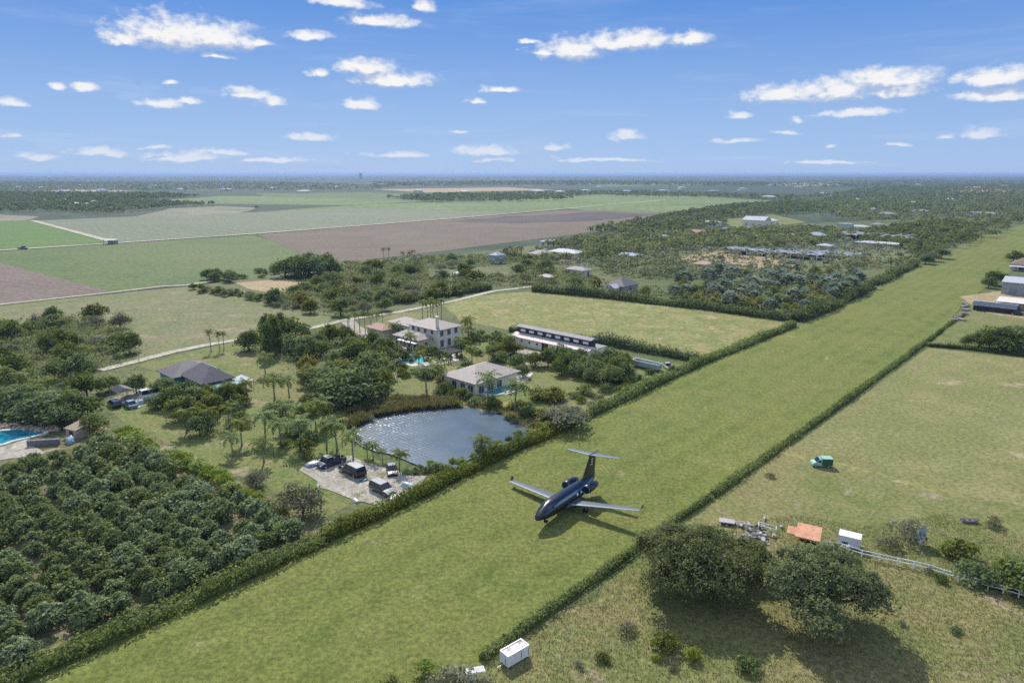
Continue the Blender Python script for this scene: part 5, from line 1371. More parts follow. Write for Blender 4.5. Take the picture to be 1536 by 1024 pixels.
# net greenhouse and shade houses
def shade_house(x, y, L, W, H, label, mat, az=RUN_AZ, bays=6):
    r_ = thing("shade_house", label, "shade house", at(x, y), rot_of(az))
    mb = MB()
    for k in range(bays):
        w0, w1 = L * k / bays + .03, L * (k + 1) / bays - .03
        mb.add([(0, w0, H), (W, w0, H), (W, (w0 + w1) / 2, H + .7), (0, (w0 + w1) / 2, H + .7), (W, w1, H), (0, w1, H)], [(0, 1, 2, 3), (3, 2, 4, 5), (1, 0, 5, 4), (0, 3, 5), (1, 4, 2)])
    mb.build("net_roof", mat, r_)
    for k in range(bays + 1):
        p_ = MB()
        for u in (0.1, W / 2, W - .1): p_.box(u, min(max(L * k / bays, .1), L - .1), -.1, .3, .3, H + .08)
        p_.build("post_row", M_WHITEM, r_)
    return r_
SN1 = plain("white_shade_net", (.21,.245,.28), .8, var=.5, scale=.2); SN2 = plain("blue_shade_net", (.17,.22,.26), .8, var=.4, scale=.2); SN3 = plain("grey_shade_net", (.24,.26,.29), .8, var=.35, scale=.2)
shade_house(1225, 391, 62, 16, 2.8, "white shade house with ridged net roofs, longest of the row", SN1, bays=8)
shade_house(1168, 387, 34, 14, 2.6, "blue netted shade house left of the longest white one", SN2, bays=5)
shade_house(1288, 390, 46, 14, 2.4, "pale netted shade house right of the longest white one", SN1, bays=7)
shade_house(1372, 367, 60, 36, 4.2, "tall grey net greenhouse with rows of white posts", SN3, bays=9)

# small farm shed and truck on the field track
fs_ = thing("farm_shed", "small white open farm shed standing at the field track's fork", "shed", at(161, 366), rot_of(R(95)))
mb = MB(); mb.box(2.8, 0, 3.0, 8.6, 5.5, .35); mb.build("roof", M_WHITEM, fs_)
mb = MB(); mb.box(3.4, 1.2, -.1, 6, 2.4, 2.4); mb.build("wall", M_GREYW, fs_)
for a, b_ in ((-1,-2.4),(6.6,-2.4),(6.6,2.4),(-1,2.4)):
    mb = MB(); mb.box(a, b_, -.1, .3, .3, 3.1); mb.build("post", M_METAL, fs_)

# scattered roofs in the far plain, each a small house of its own
rnd = random.Random(77)
fh = []
for (x, y) in [(88,303),(102,309),(140,306),(58,303),(126,310),(30,298),(170,296),(95,290),(210,296),(118,300),(150,288),(270,287),(60,284),(330,287),(20,283),(230,281),(400,285),(120,280),(445,290),(505,283),(620,289),(700,291),(760,292),(810,290),(842,291),(880,289),(930,290),(985,289),(1020,284),(1060,290),(1110,286),(1240,292),(1245,297),(1280,302),(1330,300),(1360,307),(1400,296),(1445,284),(1465,284),(1500,281),(1190,283),(1290,279),(1380,279),(1425,302),(1300,318),(1390,322),(1340,326),(900,283),(560,279),(1150,280)]:
    H_ = 3.5 + (y < 292) * 2.5; k = 1.0 + (y < 292) * .8
    r_ = thing("house", "tiny pale house among the trees of the far plain", "house", at(x, y), rot_of(RUN_AZ + rnd.choice((0, .8, 1.57))), "houses scattered over the far plain")
    block(r_, 0, 0, rnd.uniform(8, 13) * k, rnd.uniform(11, 20) * k, H_, 2.0, M_WHITE, rnd.choice((R_WHITE, R_WHITE, R_GREY, R_TAUPE, R_BLUE)), over=.5)
# hazy tower on the horizon
tw = thing("tower", "lone tall building rising on the hazy horizon", "tower", at(541, 268), 0.4)
mb = MB(); mb.box(0, 0, 0, 26, 26, 44); mb.box(0, 0, 44, 16, 16, 8); mb.build("wall", M_GREYW, tw)
mb = MB(); mb.box(0, 0, 52, 18, 18, 3); mb.build("roof", R_GREY, tw)
# ------------------------------------------------------------------ vehicles
M_TYRE = plain("tyre_rubber", (.02,.02,.021), .85, var=.1)
M_RIM  = plain("wheel_rim", (.45,.46,.48), .35, .7, var=.1)
M_AGL  = plain("car_glass", (.02,.03,.045), .06, var=.1, scale=.4)
M_LAMP = plain("headlight_lens", (.75,.76,.78), .15, var=.03)
M_TAIL = plain("tail_light", (.35,.02,.02), .25, var=.05)
def paint(name, c, metal=.25): return plain(name, c, .28, metal, var=.04, scale=.8, coat=.6)

def wheel(root, x, y, r, w):
    me = MB(); n = 20
    rings = []
    for yy, rr in ((-w / 2, r * .72), (-w / 2, r * .93), (-w * .3, r), (w * .3, r), (w / 2, r * .93), (w / 2, r * .72)):
        rings.append([(x + rr * math.cos(2 * math.pi * k / n), y + yy, r + rr * math.sin(2 * math.pi * k / n)) for k in range(n)])
    me.loft(rings, cap=True)
    t = me.build("wheel", M_TYRE, root, smooth=False)
    m2 = MB()
    for s in (-1, 1):
        rr = [[(x + q * math.cos(2 * math.pi * k / n), y + s * d, r + q * math.sin(2 * math.pi * k / n)) for k in range(n)] for q, d in ((r * .70, w / 2 + .004), (r * .55, w / 2 + .02), (r * .18, w / 2 + .012))]
        m2.loft(rr, cap=True)
    m2.build("rim", M_RIM, t)
    return t

def car(label, p, az, body, L=4.8, W=1.9, H=1.75, kind='suv', roofm=None, group=None, name="parked_car", cat="car"):
    root = thing(name, label, cat, p, rot_of(az), group)
    g = .32; hb = H * .56; x0, x1 = -L / 2, L / 2
    if kind == 'pickup': gh = [(-.02 * L, hb), (.02 * L, H), (.22 * L, H), (.32 * L, hb)]
    elif kind == 'van': gh = [(-.48 * L, hb), (-.47 * L, H), (.24 * L, H), (.38 * L, hb)]
    elif kind == 'sedan': gh = [(-.38 * L, hb), (-.22 * L, H), (.08 * L, H), (.25 * L, hb)]
    else: gh = [(-.48 * L, hb), (-.44 * L, H), (.10 * L, H), (.25 * L, hb)]
    prof = [(x0 + .03, g), (x0, g + .25), (x0 + .02, hb * .92), (x0 + .1, hb), (x1 - .75, hb * .99), (x1 - .12, hb * .86), (x1, hb * .6), (x1 - .04, g)]
    rings = []
    for y, k in ((-W / 2, .96), (-W / 2 + .08, 1.0), (0, 1.015), (W / 2 - .08, 1.0), (W / 2, .96)):
        rings.append([(x * (1 if abs(y) < W / 2 - .01 else .985), y, g + (z - g) * k) for x, z in prof])
    mb = MB(); mb.loft(rings); 
    mb.build("body", body, root, bevel=.03)
    # glasshouse, tapering in towards the roof
    cb = MB(); t = .13
    (a0, z0), (a1, z1), (a2, z2), (a3, z3) = gh
    lo = [(a0, -W / 2 + .06, z0 - .02), (a3, -W / 2 + .06, z3 - .02), (a3, W / 2 - .06, z3 - .02), (a0, W / 2 - .06, z0 - .02)]
    hi = [(a1, -W / 2 + .06 + t, z1 - .06), (a2, -W / 2 + .06 + t, z2 - .06), (a2, W / 2 - .06 - t, z2 - .06), (a1, W / 2 - .06 - t, z1 - .06)]
    cb.loft([lo, hi]); cb.build("windows", M_AGL, root, bevel=.03)
    rb = MB(); hi2 = [(x + (.02 if i in (1, 2) else -.02), y * 1.01, z + .002) for i, (x, y, z) in enumerate(hi)]; hi3 = [(x * .99, y * .97, z + .065) for x, y, z in hi]
    rb.loft([hi2, hi3]); ro = rb.build("roof", roofm or body, root, bevel=.02)
    pb = MB()
    for s in (-1, 1):
        for f in ((0.0, 0.0), (.42, .42), (1.0, 1.0)):
            xb = a0 + (a3 - a0) * f[0]; xt = a1 + (a2 - a1) * f[1]
            pb.tube([(xb, s * (W / 2 - .055), z0 - .02), (xt, s * (W / 2 - .055 - t), z1 - .05)], .045, 5)
    pb.build("pillars", body, root)
    for s in (-1, 1):
        for xw in (x0 + L * .19, x1 - L * .18): wheel(root, xw, s * (W / 2 - .1), .36, .24)
        hb_ = MB(); hb_.box(x1 - .06, s * (W / 2 - .3), hb * .66, .1, .36, .16); hb_.build("headlight", M_LAMP, root, bevel=.02)
        tb = MB(); tb.box(x0 + .04, s * (W / 2 - .2), hb * .68, .1, .22, .24); tb.build("taillight", M_TAIL, root, bevel=.02)
        mr = MB(); mr.box(gh[3][0] - .35, s * (W / 2 + .09), hb + .02, .12, .18, .16); mr.build("mirror", body, root, bevel=.02)
    if kind == 'pickup':
        bb = MB()
        bb.box(x0 + .95, 0, hb + .004, 1.7, W - .3, .02); bb.build("cargo_bed", M_DARK, root)
    return root
P_BLACK = paint("black_car_paint", (.012,.013,.016)); P_NAVY = paint("navy_car_paint", (.02,.035,.07)); P_GREYP = paint("silver_car_paint", (.12,.14,.17), .2); P_SLATE = paint("slate_car_paint", (.055,.06,.075)); P_WHITEP = paint("white_car_paint", (.72,.73,.74), 0)
AZV = RUN_AZ - math.pi / 2
car("dark sport utility car with a dark roof nearest the airstrip hedge", at(574, 738), AZV + math.pi, P_SLATE, 5.0, 1.95, 1.75)
car("large black car with a pale grey roof in the middle of the gravel yard", at(529, 710), AZV, P_BLACK, 5.6, 2.05, 1.95, roofm=P_GREYP)
car("blue-black pickup with a light roof at the back of the gravel yard", at(497, 697), RUN_AZ + math.pi, P_NAVY, 5.2, 1.95, 1.85, 'pickup', roofm=P_GREYP)
car("small dark car facing the gravel under the bushy palm", at(588, 709), R(165), P_BLACK, 3.9, 1.75, 1.55, 'sedan', roofm=P_SLATE)
car("small pale blue car beside the black canopy", at(196, 610), AZV, paint("pale_blue_car_paint", (.28,.38,.48)), 4.2, 1.8, 1.55, 'sedan')
car("dark blue car left of the pale blue car", at(172, 609), AZV, P_NAVY, 4.4, 1.8, 1.6)
car("white van at the gravel corner below the teal house", at(229, 596), RUN_AZ, P_WHITEP, 5.2, 2.0, 2.3, 'van')
car("dark low car parked at the frame's edge in front of the open shed", at(1527, 473), AZV + math.pi, P_BLACK, 5.0, 1.9, 1.5, 'sedan')
car("tiny dark pickup on the farm track between the green fields", at(34, 374), R(100), P_SLATE, 6.0, 2.2, 2.2, 'pickup')
car("white car outside the flat white building in the groves", at(1326, 378), RUN_AZ, P_WHITEP, 5, 2, 1.8)

# green van on the dry meadow
gv = thing("delivery_van", "mint and dark green box van driving across the dry meadow", "van", at(1230, 699), rot_of(R(-84))); gv.scale = (.78, .82, .82)
gmint = plain("mint_van_paint", (.30,.52,.40), .35, var=.04); gdark = plain("dark_green_van_paint", (.015,.10,.06), .35, var=.06)
mb = MB(); mb.prism([(-.1,.4),(-.1,1.9),(.35,2.0),(1.15,1.25),(1.85,1.05),(1.95,.4)], -.9, .9); mb.build("cab", gmint, gv, bevel=.05)
mb = MB(); mb.add([(.42,-.78,1.95),(1.14,-.78,1.29),(1.14,.78,1.29),(.42,.78,1.95),(.46,-.78,1.99),(1.18,-.78,1.33),(1.18,.78,1.33),(.46,.78,1.99)], [(4,5,6,7),(0,1,5,4),(1,2,6,5),(2,3,7,6),(3,0,4,7)]); mb.build("windscreen", M_AGL, gv)
mb = MB(); mb.box(.45, .905, 1.2, .6, .03, .45); mb.box(.45, -.905, 1.2, .6, .03, .45); mb.build("side_window", M_AGL, gv)
mb = MB(); mb.box(-1.25, 0, .62, 2.25, 1.9, 1.42); mb.build("cargo_box", gdark, gv, bevel=.04)
mb = MB(); mb.box(-1.25, 0, 2.045, 2.3, 1.94, .07); mb.build("roof", gmint, gv)
mb = MB(); mb.box(-1.25, 0, .36, 2.2, 1.5, .25); mb.build("chassis", M_METAL, gv)
for x in (1.25, -1.5):
    for s in (-1, 1): wheel(gv, x, s * .82, .34, .22)
for s in (-1, 1):
    mb = MB(); mb.box(1.93, s * .6, .75, .06, .28, .16); mb.build("headlight", M_LAMP, gv)

# ------------------------------------------------------------------ the jet
M_JET  = plain("midnight_blue_paint", (.006,.008,.018), .25, .0, var=.05, scale=.6, spec=.4, coat=.35)
M_STRP = plain("teal_blue_paint", (.03,.16,.27), .2, .0, var=.05, coat=1.0)
M_WING = plain("pale_blue_grey_paint", (.085,.105,.15), .5, .0, var=.05, scale=.5, spec=.25)
M_EDGE = plain("polished_edge", (.62,.64,.68), .3, .3, var=.03)
M_BLK  = plain("black_intake", (.006,.006,.007), .5)
M_CHROME = plain("gear_metal", (.5,.5,.52), .35, .8)
JET_AZ = R(36.7) + math.pi           # the nose points back towards the camera
JET_P = Vector((8.6, 95.6, .20))
jet = thing("business_jet", "dark blue business jet with pale wings and a T tail on the grass airstrip", "aircraft", JET_P, rot_of(JET_AZ))
jet.rotation_euler = (R(5.0), R(-1.5), rot_of(JET_AZ)); jet.scale = (1.06, 1.06, .95)
def ring(x, cz, ry, rz_, n=24, flat=0.0):
    return [(x, ry * math.cos(2 * math.pi * k / n), cz + rz_ * math.sin(2 * math.pi * k / n) * (1 - flat * (math.sin(2 * math.pi * k / n) < 0))) for k in range(n)]
FUS_S = 1.32
FUS = [(a_, b_ + .14, c_ * FUS_S, d_ * FUS_S) for a_, b_, c_, d_ in [(8.15,1.40,.03,.03),(8.0,1.42,.18,.16),(7.6,1.47,.38,.33),(6.9,1.56,.60,.54),(6.1,1.68,.76,.74),(5.3,1.80,.88,.92),(4.4,1.86,.94,1.0),(2.0,1.88,.96,1.02),(-1.5,1.88,.96,1.02),(-3.2,1.93,.90,.95),(-4.8,2.06,.70,.76),(-6.2,2.25,.44,.50),(-7.3,2.42,.22,.28),(-7.8,2.5,.08,.10)]]
mb = MB(); mb.loft([ring(*r) for r in FUS]); fus = mb.build("fuselage", M_JET, jet, smooth=True)
def side_band(name, x0, x1, a0, a1, mat, out=1.012, steps=14):
    """a strip lying on the fuselage skin between two angles"""
    for s in (1, -1):
        rows = []
        for i in range(steps + 1):
            x = x0 + (x1 - x0) * i / steps
            for j in range(len(FUS) - 1):
                if FUS[j][0] >= x >= FUS[j + 1][0]: break
            t = (FUS[j][0] - x) / (FUS[j][0] - FUS[j + 1][0]); cz, ry, rz_ = (FUS[j][k] + (FUS[j + 1][k] - FUS[j][k]) * t for k in (1, 2, 3))
            row = []
            for q in range(4):
                a = a0 + (a1 - a0) * q / 3
                row.append((x, s * ry * out * math.cos(a), cz + rz_ * out * math.sin(a)))
            rows.append(row)
        m_ = MB(); m_.loft(rows, cap=False, closed=False); m_.build(name, mat, jet, smooth=True)
side_band("cheat_line", 6.6, -6.4, R(22), R(38), M_STRP)
side_band("cockpit_window", 6.55, 5.35, R(28), R(80), M_AGL, 1.02, 6)
for k in range(6): side_band("cabin_window", 3.7 - 1.05 * k, 3.25 - 1.05 * k, R(4), R(19), M_LAMP if k in (4, 5) else M_AGL, 1.014, 3)
def airfoil(c, th, n=7):
    up = [(c * t, th * c * 2.2 * (math.sqrt(max(t, 0)) * .6 - .6 * t * .99)) for t in [i / n for i in range(n + 1)]]
    return [(x, z) for x, z in up] + [(x, -z * .55) for x, z in reversed(up[1:-1])]
def wing(name, s, root, tip, th, mat, parent=jet):
    (xr, yr, zr, cr), (xt, yt, zt, ct) = root, tip
    rows = [[(x0 - x, s * y, z0 + z) for x, z in airfoil(c, th)] for x0, y, z0, c in ((xr, yr, zr, cr), ((xr + xt) / 2, (yr + yt) / 2, (zr + zt) / 2, (cr + ct) / 2), (xt, yt, zt, ct))]
    m_ = MB(); m_.loft(rows); w = m_.build(name, mat, parent, smooth=False)
    e = MB(); e.tube([(xr + .02, s * yr, zr), (xt + .02, s * yt, zt)], [.085, .05], 6); e.build("leading_edge", M_EDGE, w)
    return w
for s in (1, -1):
    w = wing("wing", s, (1.05, .75, 1.25, 1.85), (-.65, 11.0, 1.95, .75), .13, M_WING)
    m_ = MB(); rows = [[(x0 - x, s * (y + z * .6), z0) for x, z in airfoil(c, .09)] for x0, y, z0, c in ((-.95, 11.02, 1.96, 1.0), (-1.3, 11.15, 2.55, .45))]; m_.loft(rows); m_.build("winglet", M_WING, w)
    m_ = MB(); m_.loft([ring(x, 1.16, .5 * k, .42 * k, 14) for x, k in ((2.1, .3), (1.5, .85), (0, 1), (-1.2, .9), (-2.1, .3))])
    for i, v in enumerate(m_.v): m_.v[i] = (v[0], v[1] + s * .85, v[2])
    m_.build("wing_fairing", M_WING, jet, smooth=True)
    # engine nacelle on its pylon
    en = MB(); rows = []
    for x, r_ in ((-2.25, .58), (-2.35, .68), (-2.9, .73), (-3.8, .71), (-4.7, .6), (-5.25, .45)):
        rows.append([(x, s * 1.72 + r_ * math.cos(2 * math.pi * k / 20), 2.55 + r_ * math.sin(2 * math.pi * k / 20)) for k in range(20)])
    en.loft(rows); e_ = en.build("engine", M_JET, jet, smooth=True)
    n_ = MB(); n_.loft([[(x, s * 1.72 + r_ * math.cos(2 * math.pi * k / 20), 2.55 + r_ * math.sin(2 * math.pi * k / 20)) for k in range(20)] for x, r_ in ((-2.24, .72), (-2.14, .66), (-2.24, .58))], cap=False); n_.build("intake_lip", M_STRP, e_, smooth=True)
    n_ = MB(); n_.loft([[(x, s * 1.72 + r_ * math.cos(2 * math.pi * k / 20), 2.55 + r_ * math.sin(2 * math.pi * k / 20)) for k in range(20)] for x, r_ in ((-2.235, .575), (-2.225, .1))]); n_.build("fan", M_BLK, e_)
    n_ = MB(); n_.loft([[(x, s * 1.72 + r_ * math.cos(2 * math.pi * k / 20), 2.55 + r_ * math.sin(2 * math.pi * k / 20)) for k in range(20)] for x, r_ in ((-5.24, .36), (-5.75, .22))]); n_.build("exhaust", M_METAL, e_, smooth=True)
    py_ = MB(); py_.box(-3.7, s * 1.0, 2.42, 1.8, .75, .2); py_.build("pylon", M_JET, jet, bevel=.05)
# fin and T tail
fin = MB(); fin.loft([[(x0 - x, z * .9, z0) for x, z in airfoil(c, .09)] for x0, z0, c in ((-2.9, 2.7, 5.0), (-4.5, 3.8, 3.4), (-6.5, 6.55, 2.0))]); f_ = fin.build("tail_fin", M_JET, jet)
# registration-like pale bars on the fin
for k, z in enumerate((5.75, 5.35, 4.95)):
    for s in (1, -1):
        m_ = MB(); m_.box(-7.0 + .12 * k, s * (.155 + .012 * k), z, .55, .02, .16); m_.build("fin_marking", M_LAMP, f_)
bl = MB(); bl.loft([ring(x, 6.6, r_, r_, 12) for x, r_ in ((-6.1, .03), (-6.5, .16), (-7.9, .16), (-8.7, .03))]); bl.build("tail_bullet", M_WING, jet, smooth=True)
for s in (1, -1): wing("tailplane", s, (-6.75, .1, 6.6, 1.1), (-7.55, 4.45, 6.55, .6), .10, M_WING)
# landing gear
ng = MB(); ng.tube([(5.7, 0, 1.25), (5.75, 0, .32)], .07, 8); ng = ng.build("nose_gear", M_CHROME, jet)
for s in (-1, 1):
    r_ = .27; m_ = MB(); m_.loft([[(5.75 + q * math.cos(2 * math.pi * k / 16), s * .16 + d, r_ + q * math.sin(2 * math.pi * k / 16)) for k in range(16)] for q, d in ((r_ * .8, -.09), (r_, -.04), (r_, .04), (r_ * .8, .09))]); m_.build("wheel", M_TYRE, ng)
m_ = MB(); m_.box(5.55, .32, .75, .7, .03, .45); m_.box(5.55, -.32, .75, .7, .03, .45); m_.build("gear_door", M_JET, ng)
for s in (-1, 1):
    mg = MB(); dz = -.46 if s > 0 else 0; mg.tube([(-.6, s * 2.5, 1.25), (-.75, s * 2.5, .36 + dz)], .1, 8); mg = mg.build("main_gear", M_CHROME, jet)
    for d0 in (-.2, .2):
        r_ = .36; m_ = MB(); m_.loft([[(-.75 + q * math.cos(2 * math.pi * k / 16), s * 2.5 + d0 + d, r_ + dz + q * math.sin(2 * math.pi * k / 16)) for k in range(16)] for q, d in ((r_ * .8, -.11), (r_, -.05), (r_, .05), (r_ * .8, .11))]); m_.build("wheel", M_TYRE, mg)
pt = MB(); pt.tube([(7.3, .1, 1.2), (7.5, -.3, 1.1), (7.55, -.7, 1.1)], .02, 5); pt.build("pitot_tube", M_CHROME, jet)

# ------------------------------------------------------------------ containers, trailers, sheds by the pasture
def rect_of(front, right, left):
    f, r_, l = at(*front), at(*right), at(*left)
    u = (r_ - f); v = (l - f); a = math.atan2(u.x, u.y)
    U = u.normalized(); Vv = Vector((-U.y, U.x, 0))
    return f, a, u.length, abs(v.dot(Vv))
f, a, lu, lv = rect_of((762, 1004), (794, 985), (745, 996))
ct = thing("storage_trailer", "white box trailer with a dirty recessed roof at the low end of the clipped hedge", "trailer", f, rot_of(a))
hc = 1.45
mb = MB(); mb.box(lu / 2, lv / 2, .22, lu, lv, hc - .22); mb.build("body", M_WHITEM, ct, bevel=.02)
mb = MB()
for (cx, cy, lx, ly) in ((lu / 2, .06, lu, .12), (lu / 2, lv - .06, lu, .12), (.06, lv / 2, .12, lv - .24), (lu - .06, lv / 2, .12, lv - .24)): mb.box(cx, cy, hc + .002, lx, ly, .10)
mb.build("rim", M_WHITEM, ct)
mb = MB(); mb.box(lu / 2, lv / 2, hc + .002, lu - .26, lv - .26, .03); mb.build("roof_panel", field_mat("stained_roof", ((.62,.60,.57),(.70,.68,.66),(.45,.37,.32)), .6, 1.6, 6, dirt=((.30,.22,.17), .6), bump=0), ct)
mb = MB(); mb.box(lu * .62, -.012, .4, .06, .02, .9); mb.box(lu * .95, -.012, .4, .06, .02, .9); mb.box(-.012, lv * .3, .45, .02, .05, .6); mb.build("latch_bar", M_DARK, ct)
for x in (lu * .3, lu * .72):
    for y in (.15, lv - .15): wheel(ct, x, y, .24, .16)
mb = MB(); mb.tube([(0, lv * .5, .3), (-.9, lv * .5, .3)], .04, 6); mb.build("drawbar", M_METAL, ct)

f, a, lu, lv = rect_of((1288, 828), (1296, 822), (1256, 819))
wt_ = thing("cargo_trailer", "small white-topped cargo trailer behind the white rail fence", "trailer", at(1289, 827), rot_of(AZV + R(-12))); wt_.scale = (.85,) * 3
mb = MB(); mb.box(1.6, -1.0, .5, 3.2, 2.0, 1.55); mb.build("body", plain("bluish_white_panel", (.52,.56,.66), .5, var=.06), wt_, bevel=.03)
mb = MB(); mb.box(1.6, -1.0, 2.053, 3.3, 2.1, .08); mb.build("roof", M_WHITEM, wt_)
mb = MB(); mb.box(2.2, .012, .75, .9, .02, .35); mb.build("vent", M_DARK, wt_)
for x in (1.1, 1.9):
    for y in (-.1, -1.9): wheel(wt_, x, y, .32, .2)
mb = MB(); mb.tube([(3.2, -1, .5), (4.4, -1, .45)], .05, 6); mb.build("drawbar", M_METAL, wt_)

os_ = thing("field_shelter", "low shelter with a faded orange sloping roof behind the big oaks", "shed", at(1226, 828), rot_of(AZV + R(-14))); os_.scale = (.72, .72, .9)
shed_mb(0, -3.6, 3.9, 0, 2.5, 1.75, .25, .2, axis='y').build("roof", M_ORANGE, os_)
shed_mb(4.2, -3.2, 5.7, -1.4, 1.9, 1.4, .1, axis='y').build("lower_roof", M_ORANGE, os_)
for x, y in ((.1, -.1), (3.5, -.1), (3.5, -3.2), (.1, -3.2)):
    mb = MB(); mb.box(x, y, -.1, .12, .12, 1.4 + (.95 if y < -1 else 0)); mb.build("post", M_WOOD, os_)
mb = MB(); mb.box(1.8, -3.3, 0, 3.4, .08, 1.6); mb.box(-.02, -1.7, 0, .08, 3.0, 1.5); mb.build("wall", M_WOOD, os_)
mb = MB(); mb.box(-.9, -1.2, 0, 1.3, 2.0, .35); mb.build("ramp", M_WOOD, os_)

# white rail fence
fl = gp((1236,822),(1262,826),(1292,836),(1346,848),(1370,853),(1392,858),(1414,866),(1437,872),(1459,878),(1481,884),(1504,890),(1527,897),(1550,904),(1580,912))
fpts = []
for i in range(len(fl) - 1):
    n = max(1, round((fl[i + 1] - fl[i]).length / 2.3))
    for k in range(n): fpts.append(fl[i].lerp(fl[i + 1], k / n))
fe = thing("rail_fence", "white wooden rail fence running from the orange shelter to the dark bushes", "fence", fpts[0])
for p_ in fpts:
    q = p_ - fpts[0]; mb = MB(); mb.box(q.x, q.y, -.1, .13, .13, 1.25); mb.build("post", M_WHITEM, fe)
for z in (.55, 1.02):
    mb = MB()
    for i in range(len(fpts) - 1):
        a_, b_ = fpts[i] - fpts[0], fpts[i + 1] - fpts[0]; d = (b_ - a_); nv = Vector((-d.y, d.x, 0)).normalized() * .03
        mb.add([(a_ - nv)[:2] + (z,) if False else tuple((a_ - nv).to_2d()) + (z,), tuple((b_ - nv).to_2d()) + (z,), tuple((b_ + nv).to_2d()) + (z,), tuple((a_ + nv).to_2d()) + (z,),
                tuple((a_ - nv).to_2d()) + (z + .14,), tuple((b_ - nv).to_2d()) + (z + .14,), tuple((b_ + nv).to_2d()) + (z + .14,), tuple((a_ + nv).to_2d()) + (z + .14,)],
               [(3,2,1,0),(4,5,6,7),(0,1,5,4),(1,2,6,5),(2,3,7,6),(3,0,4,7)])
    mb.build("rail", M_WHITEM, fe)
gtf = thing("gate", "white braced gate beside the orange shelter", "gate", at(1240, 828), rot_of(R(100)))
mb = MB()
for s in ((0,.2,2.6,.2),(0,1.15,2.6,1.15),(0,.2,0,1.15),(2.6,.2,2.6,1.15),(0,.2,2.6,1.15),(0,1.15,2.6,.2)): mb.tube([(s[0],0,s[1]),(s[2],0,s[3])], .05, 6)
mb.build("frame", M_WHITEM, gtf)
for x in (-.1, 2.7):
    mb = MB(); mb.box(x, 0, -.1, .14, .14, 1.5); mb.build("post", M_WHITEM, gtf)

# white pipe rack in the thorny bush
pr = thing("pipe_rack", "white pipe rack half hidden by the leafless bush at the bottom edge", "rack", at(712, 1020), rot_of(R(75)))
mb = MB()
for z in (.1, .8):
    for y in (0, .9): mb.tube([(-.8, y, z), (1.1, y, z)], .04, 6)
    for x in (-.8, 1.1): mb.tube([(x, 0, z), (x, .9, z)], .04, 6)
for x in (-.8, 1.1):
    for y in (0, .9): mb.tube([(x, y, -.05), (x, y, .8)], .04, 6)
mb.build("frame", M_WHITEM, pr)
mb = MB(); mb.box(.15, .45, .86, 1.8, .85, .03); mb.build("shelf", plain("pale_netting", (.55,.56,.54), .8), pr)

# small rowing boat, pale dish, flat trailer, troughs
bt = thing("rowing_boat", "small grey rowing boat lying alone on the dry meadow", "boat", at(1453, 783), rot_of(R(96)))
rows = []
for x, w, z in ((-1.15, .38, .0), (-.6, .5, -.02), (.1, .54, -.02), (.8, .36, .03), (1.3, .04, .12)):
    rows.append([(x, -w, .5 + max(0, z)), (x, -w * .8, .12 + max(0, z)), (x, 0, .02 + max(0, z)), (x, w * .8, .12 + max(0, z)), (x, w, .5 + max(0, z)), (x, w * .86, .48 + max(0, z)), (x, w * .68, .2 + max(0, z)), (x, 0, .14 + max(0, z)), (x, -w * .68, .2 + max(0, z)), (x, -w * .86, .48 + max(0, z))])
mb = MB(); mb.loft(rows); mb.build("hull", plain("grey_boat_paint", (.30,.29,.30), .6), bt)
mb = MB(); mb.box(-.3, 0, .34, .25, .9, .05); mb.box(.45, 0, .36, .25, .8, .05); mb.build("bench", M_WOOD, bt)
ds = thing("satellite_dish", "large pale blue dish leaning behind the big grey shrub", "dish", at(1377, 815), rot_of(R(150)))
rows = []
for r_, d in ((.02, .0), (.5, .05), (.9, .16), (1.25, .32), (1.3, .36)):
    rows.append([(1.0 * d + .0, r_ * math.cos(2 * math.pi * k / 24) * .8, 1.6 + r_ * math.sin(2 * math.pi * k / 24)) for k in range(24)])
mb = MB(); mb.loft(rows, cap=False)
mb.loft([[(x - .05, y * 1.005, z) for x, y, z in r_] for r_ in rows], cap=False); mb.build("reflector", plain("pale_blue_dish", (.42,.52,.66), .5), ds, smooth=True)
mb = MB(); mb.tube([(-.1, 0, 1.5), (-.3, 0, -.1)], .08, 8); mb.tube([(-.1, 0, 1.5), (-1.0, .3, -.05)], .05, 6); mb.build("mast", M_METAL, ds)
ft = thing("flat_trailer", "grey flat trailer by the hedge behind the left big oak", "trailer", at(1090, 786), rot_of(R(108)))
mb = MB(); mb.box(0, 0, .5, 2.2, 1.3, .12); mb.tube([(1.1, 0, .5), (2.0, 0, .4)], .05, 6); mb.build("deck", plain("weathered_grey_boards", (.40,.37,.36), .85), ft)
for s in (-1, 1): wheel(ft, 0, s * .72, .26, .16)
tt = thing("trough", "pale trough beside the grey flat trailer", "trough", at(1110, 788), rot_of(R(85)))
mb = MB(); 
for (cx, cy, lx, ly) in ((0, .3, 1.3, .08), (0, -.3, 1.3, .08), (.61, 0, .08, .52), (-.61, 0, .08, .52)): mb.box(cx, cy, 0, lx, ly, .5)
mb.box(0, 0, .02, 1.14, .52, .08); mb.build("basin", M_CONC, tt)
tr_ = thing("trellis", "white sagging trellis frame standing over the debris by the oaks", "trellis", at(1150, 800), rot_of(R(112)))
mb = MB()
for s in ((-1.2,0,-.1,-1.2,0,1.1),(1.2,0,-.1,1.2,0,.9),(-1.2,0,1.1,1.2,0,.9),(-1.2,1.0,-.1,-1.2,1.0,1.1),(-1.2,0,1.1,-1.2,1.0,1.1),(1.2,0,.9,1.2,1.0,.9),(1.2,1.0,-.1,1.2,1.0,.9),(-1.2,1,1.1,1.2,1,.9)): mb.tube([s[:3], s[3:]], .05, 6)
mb.build("frame", M_WHITEM, tr_)
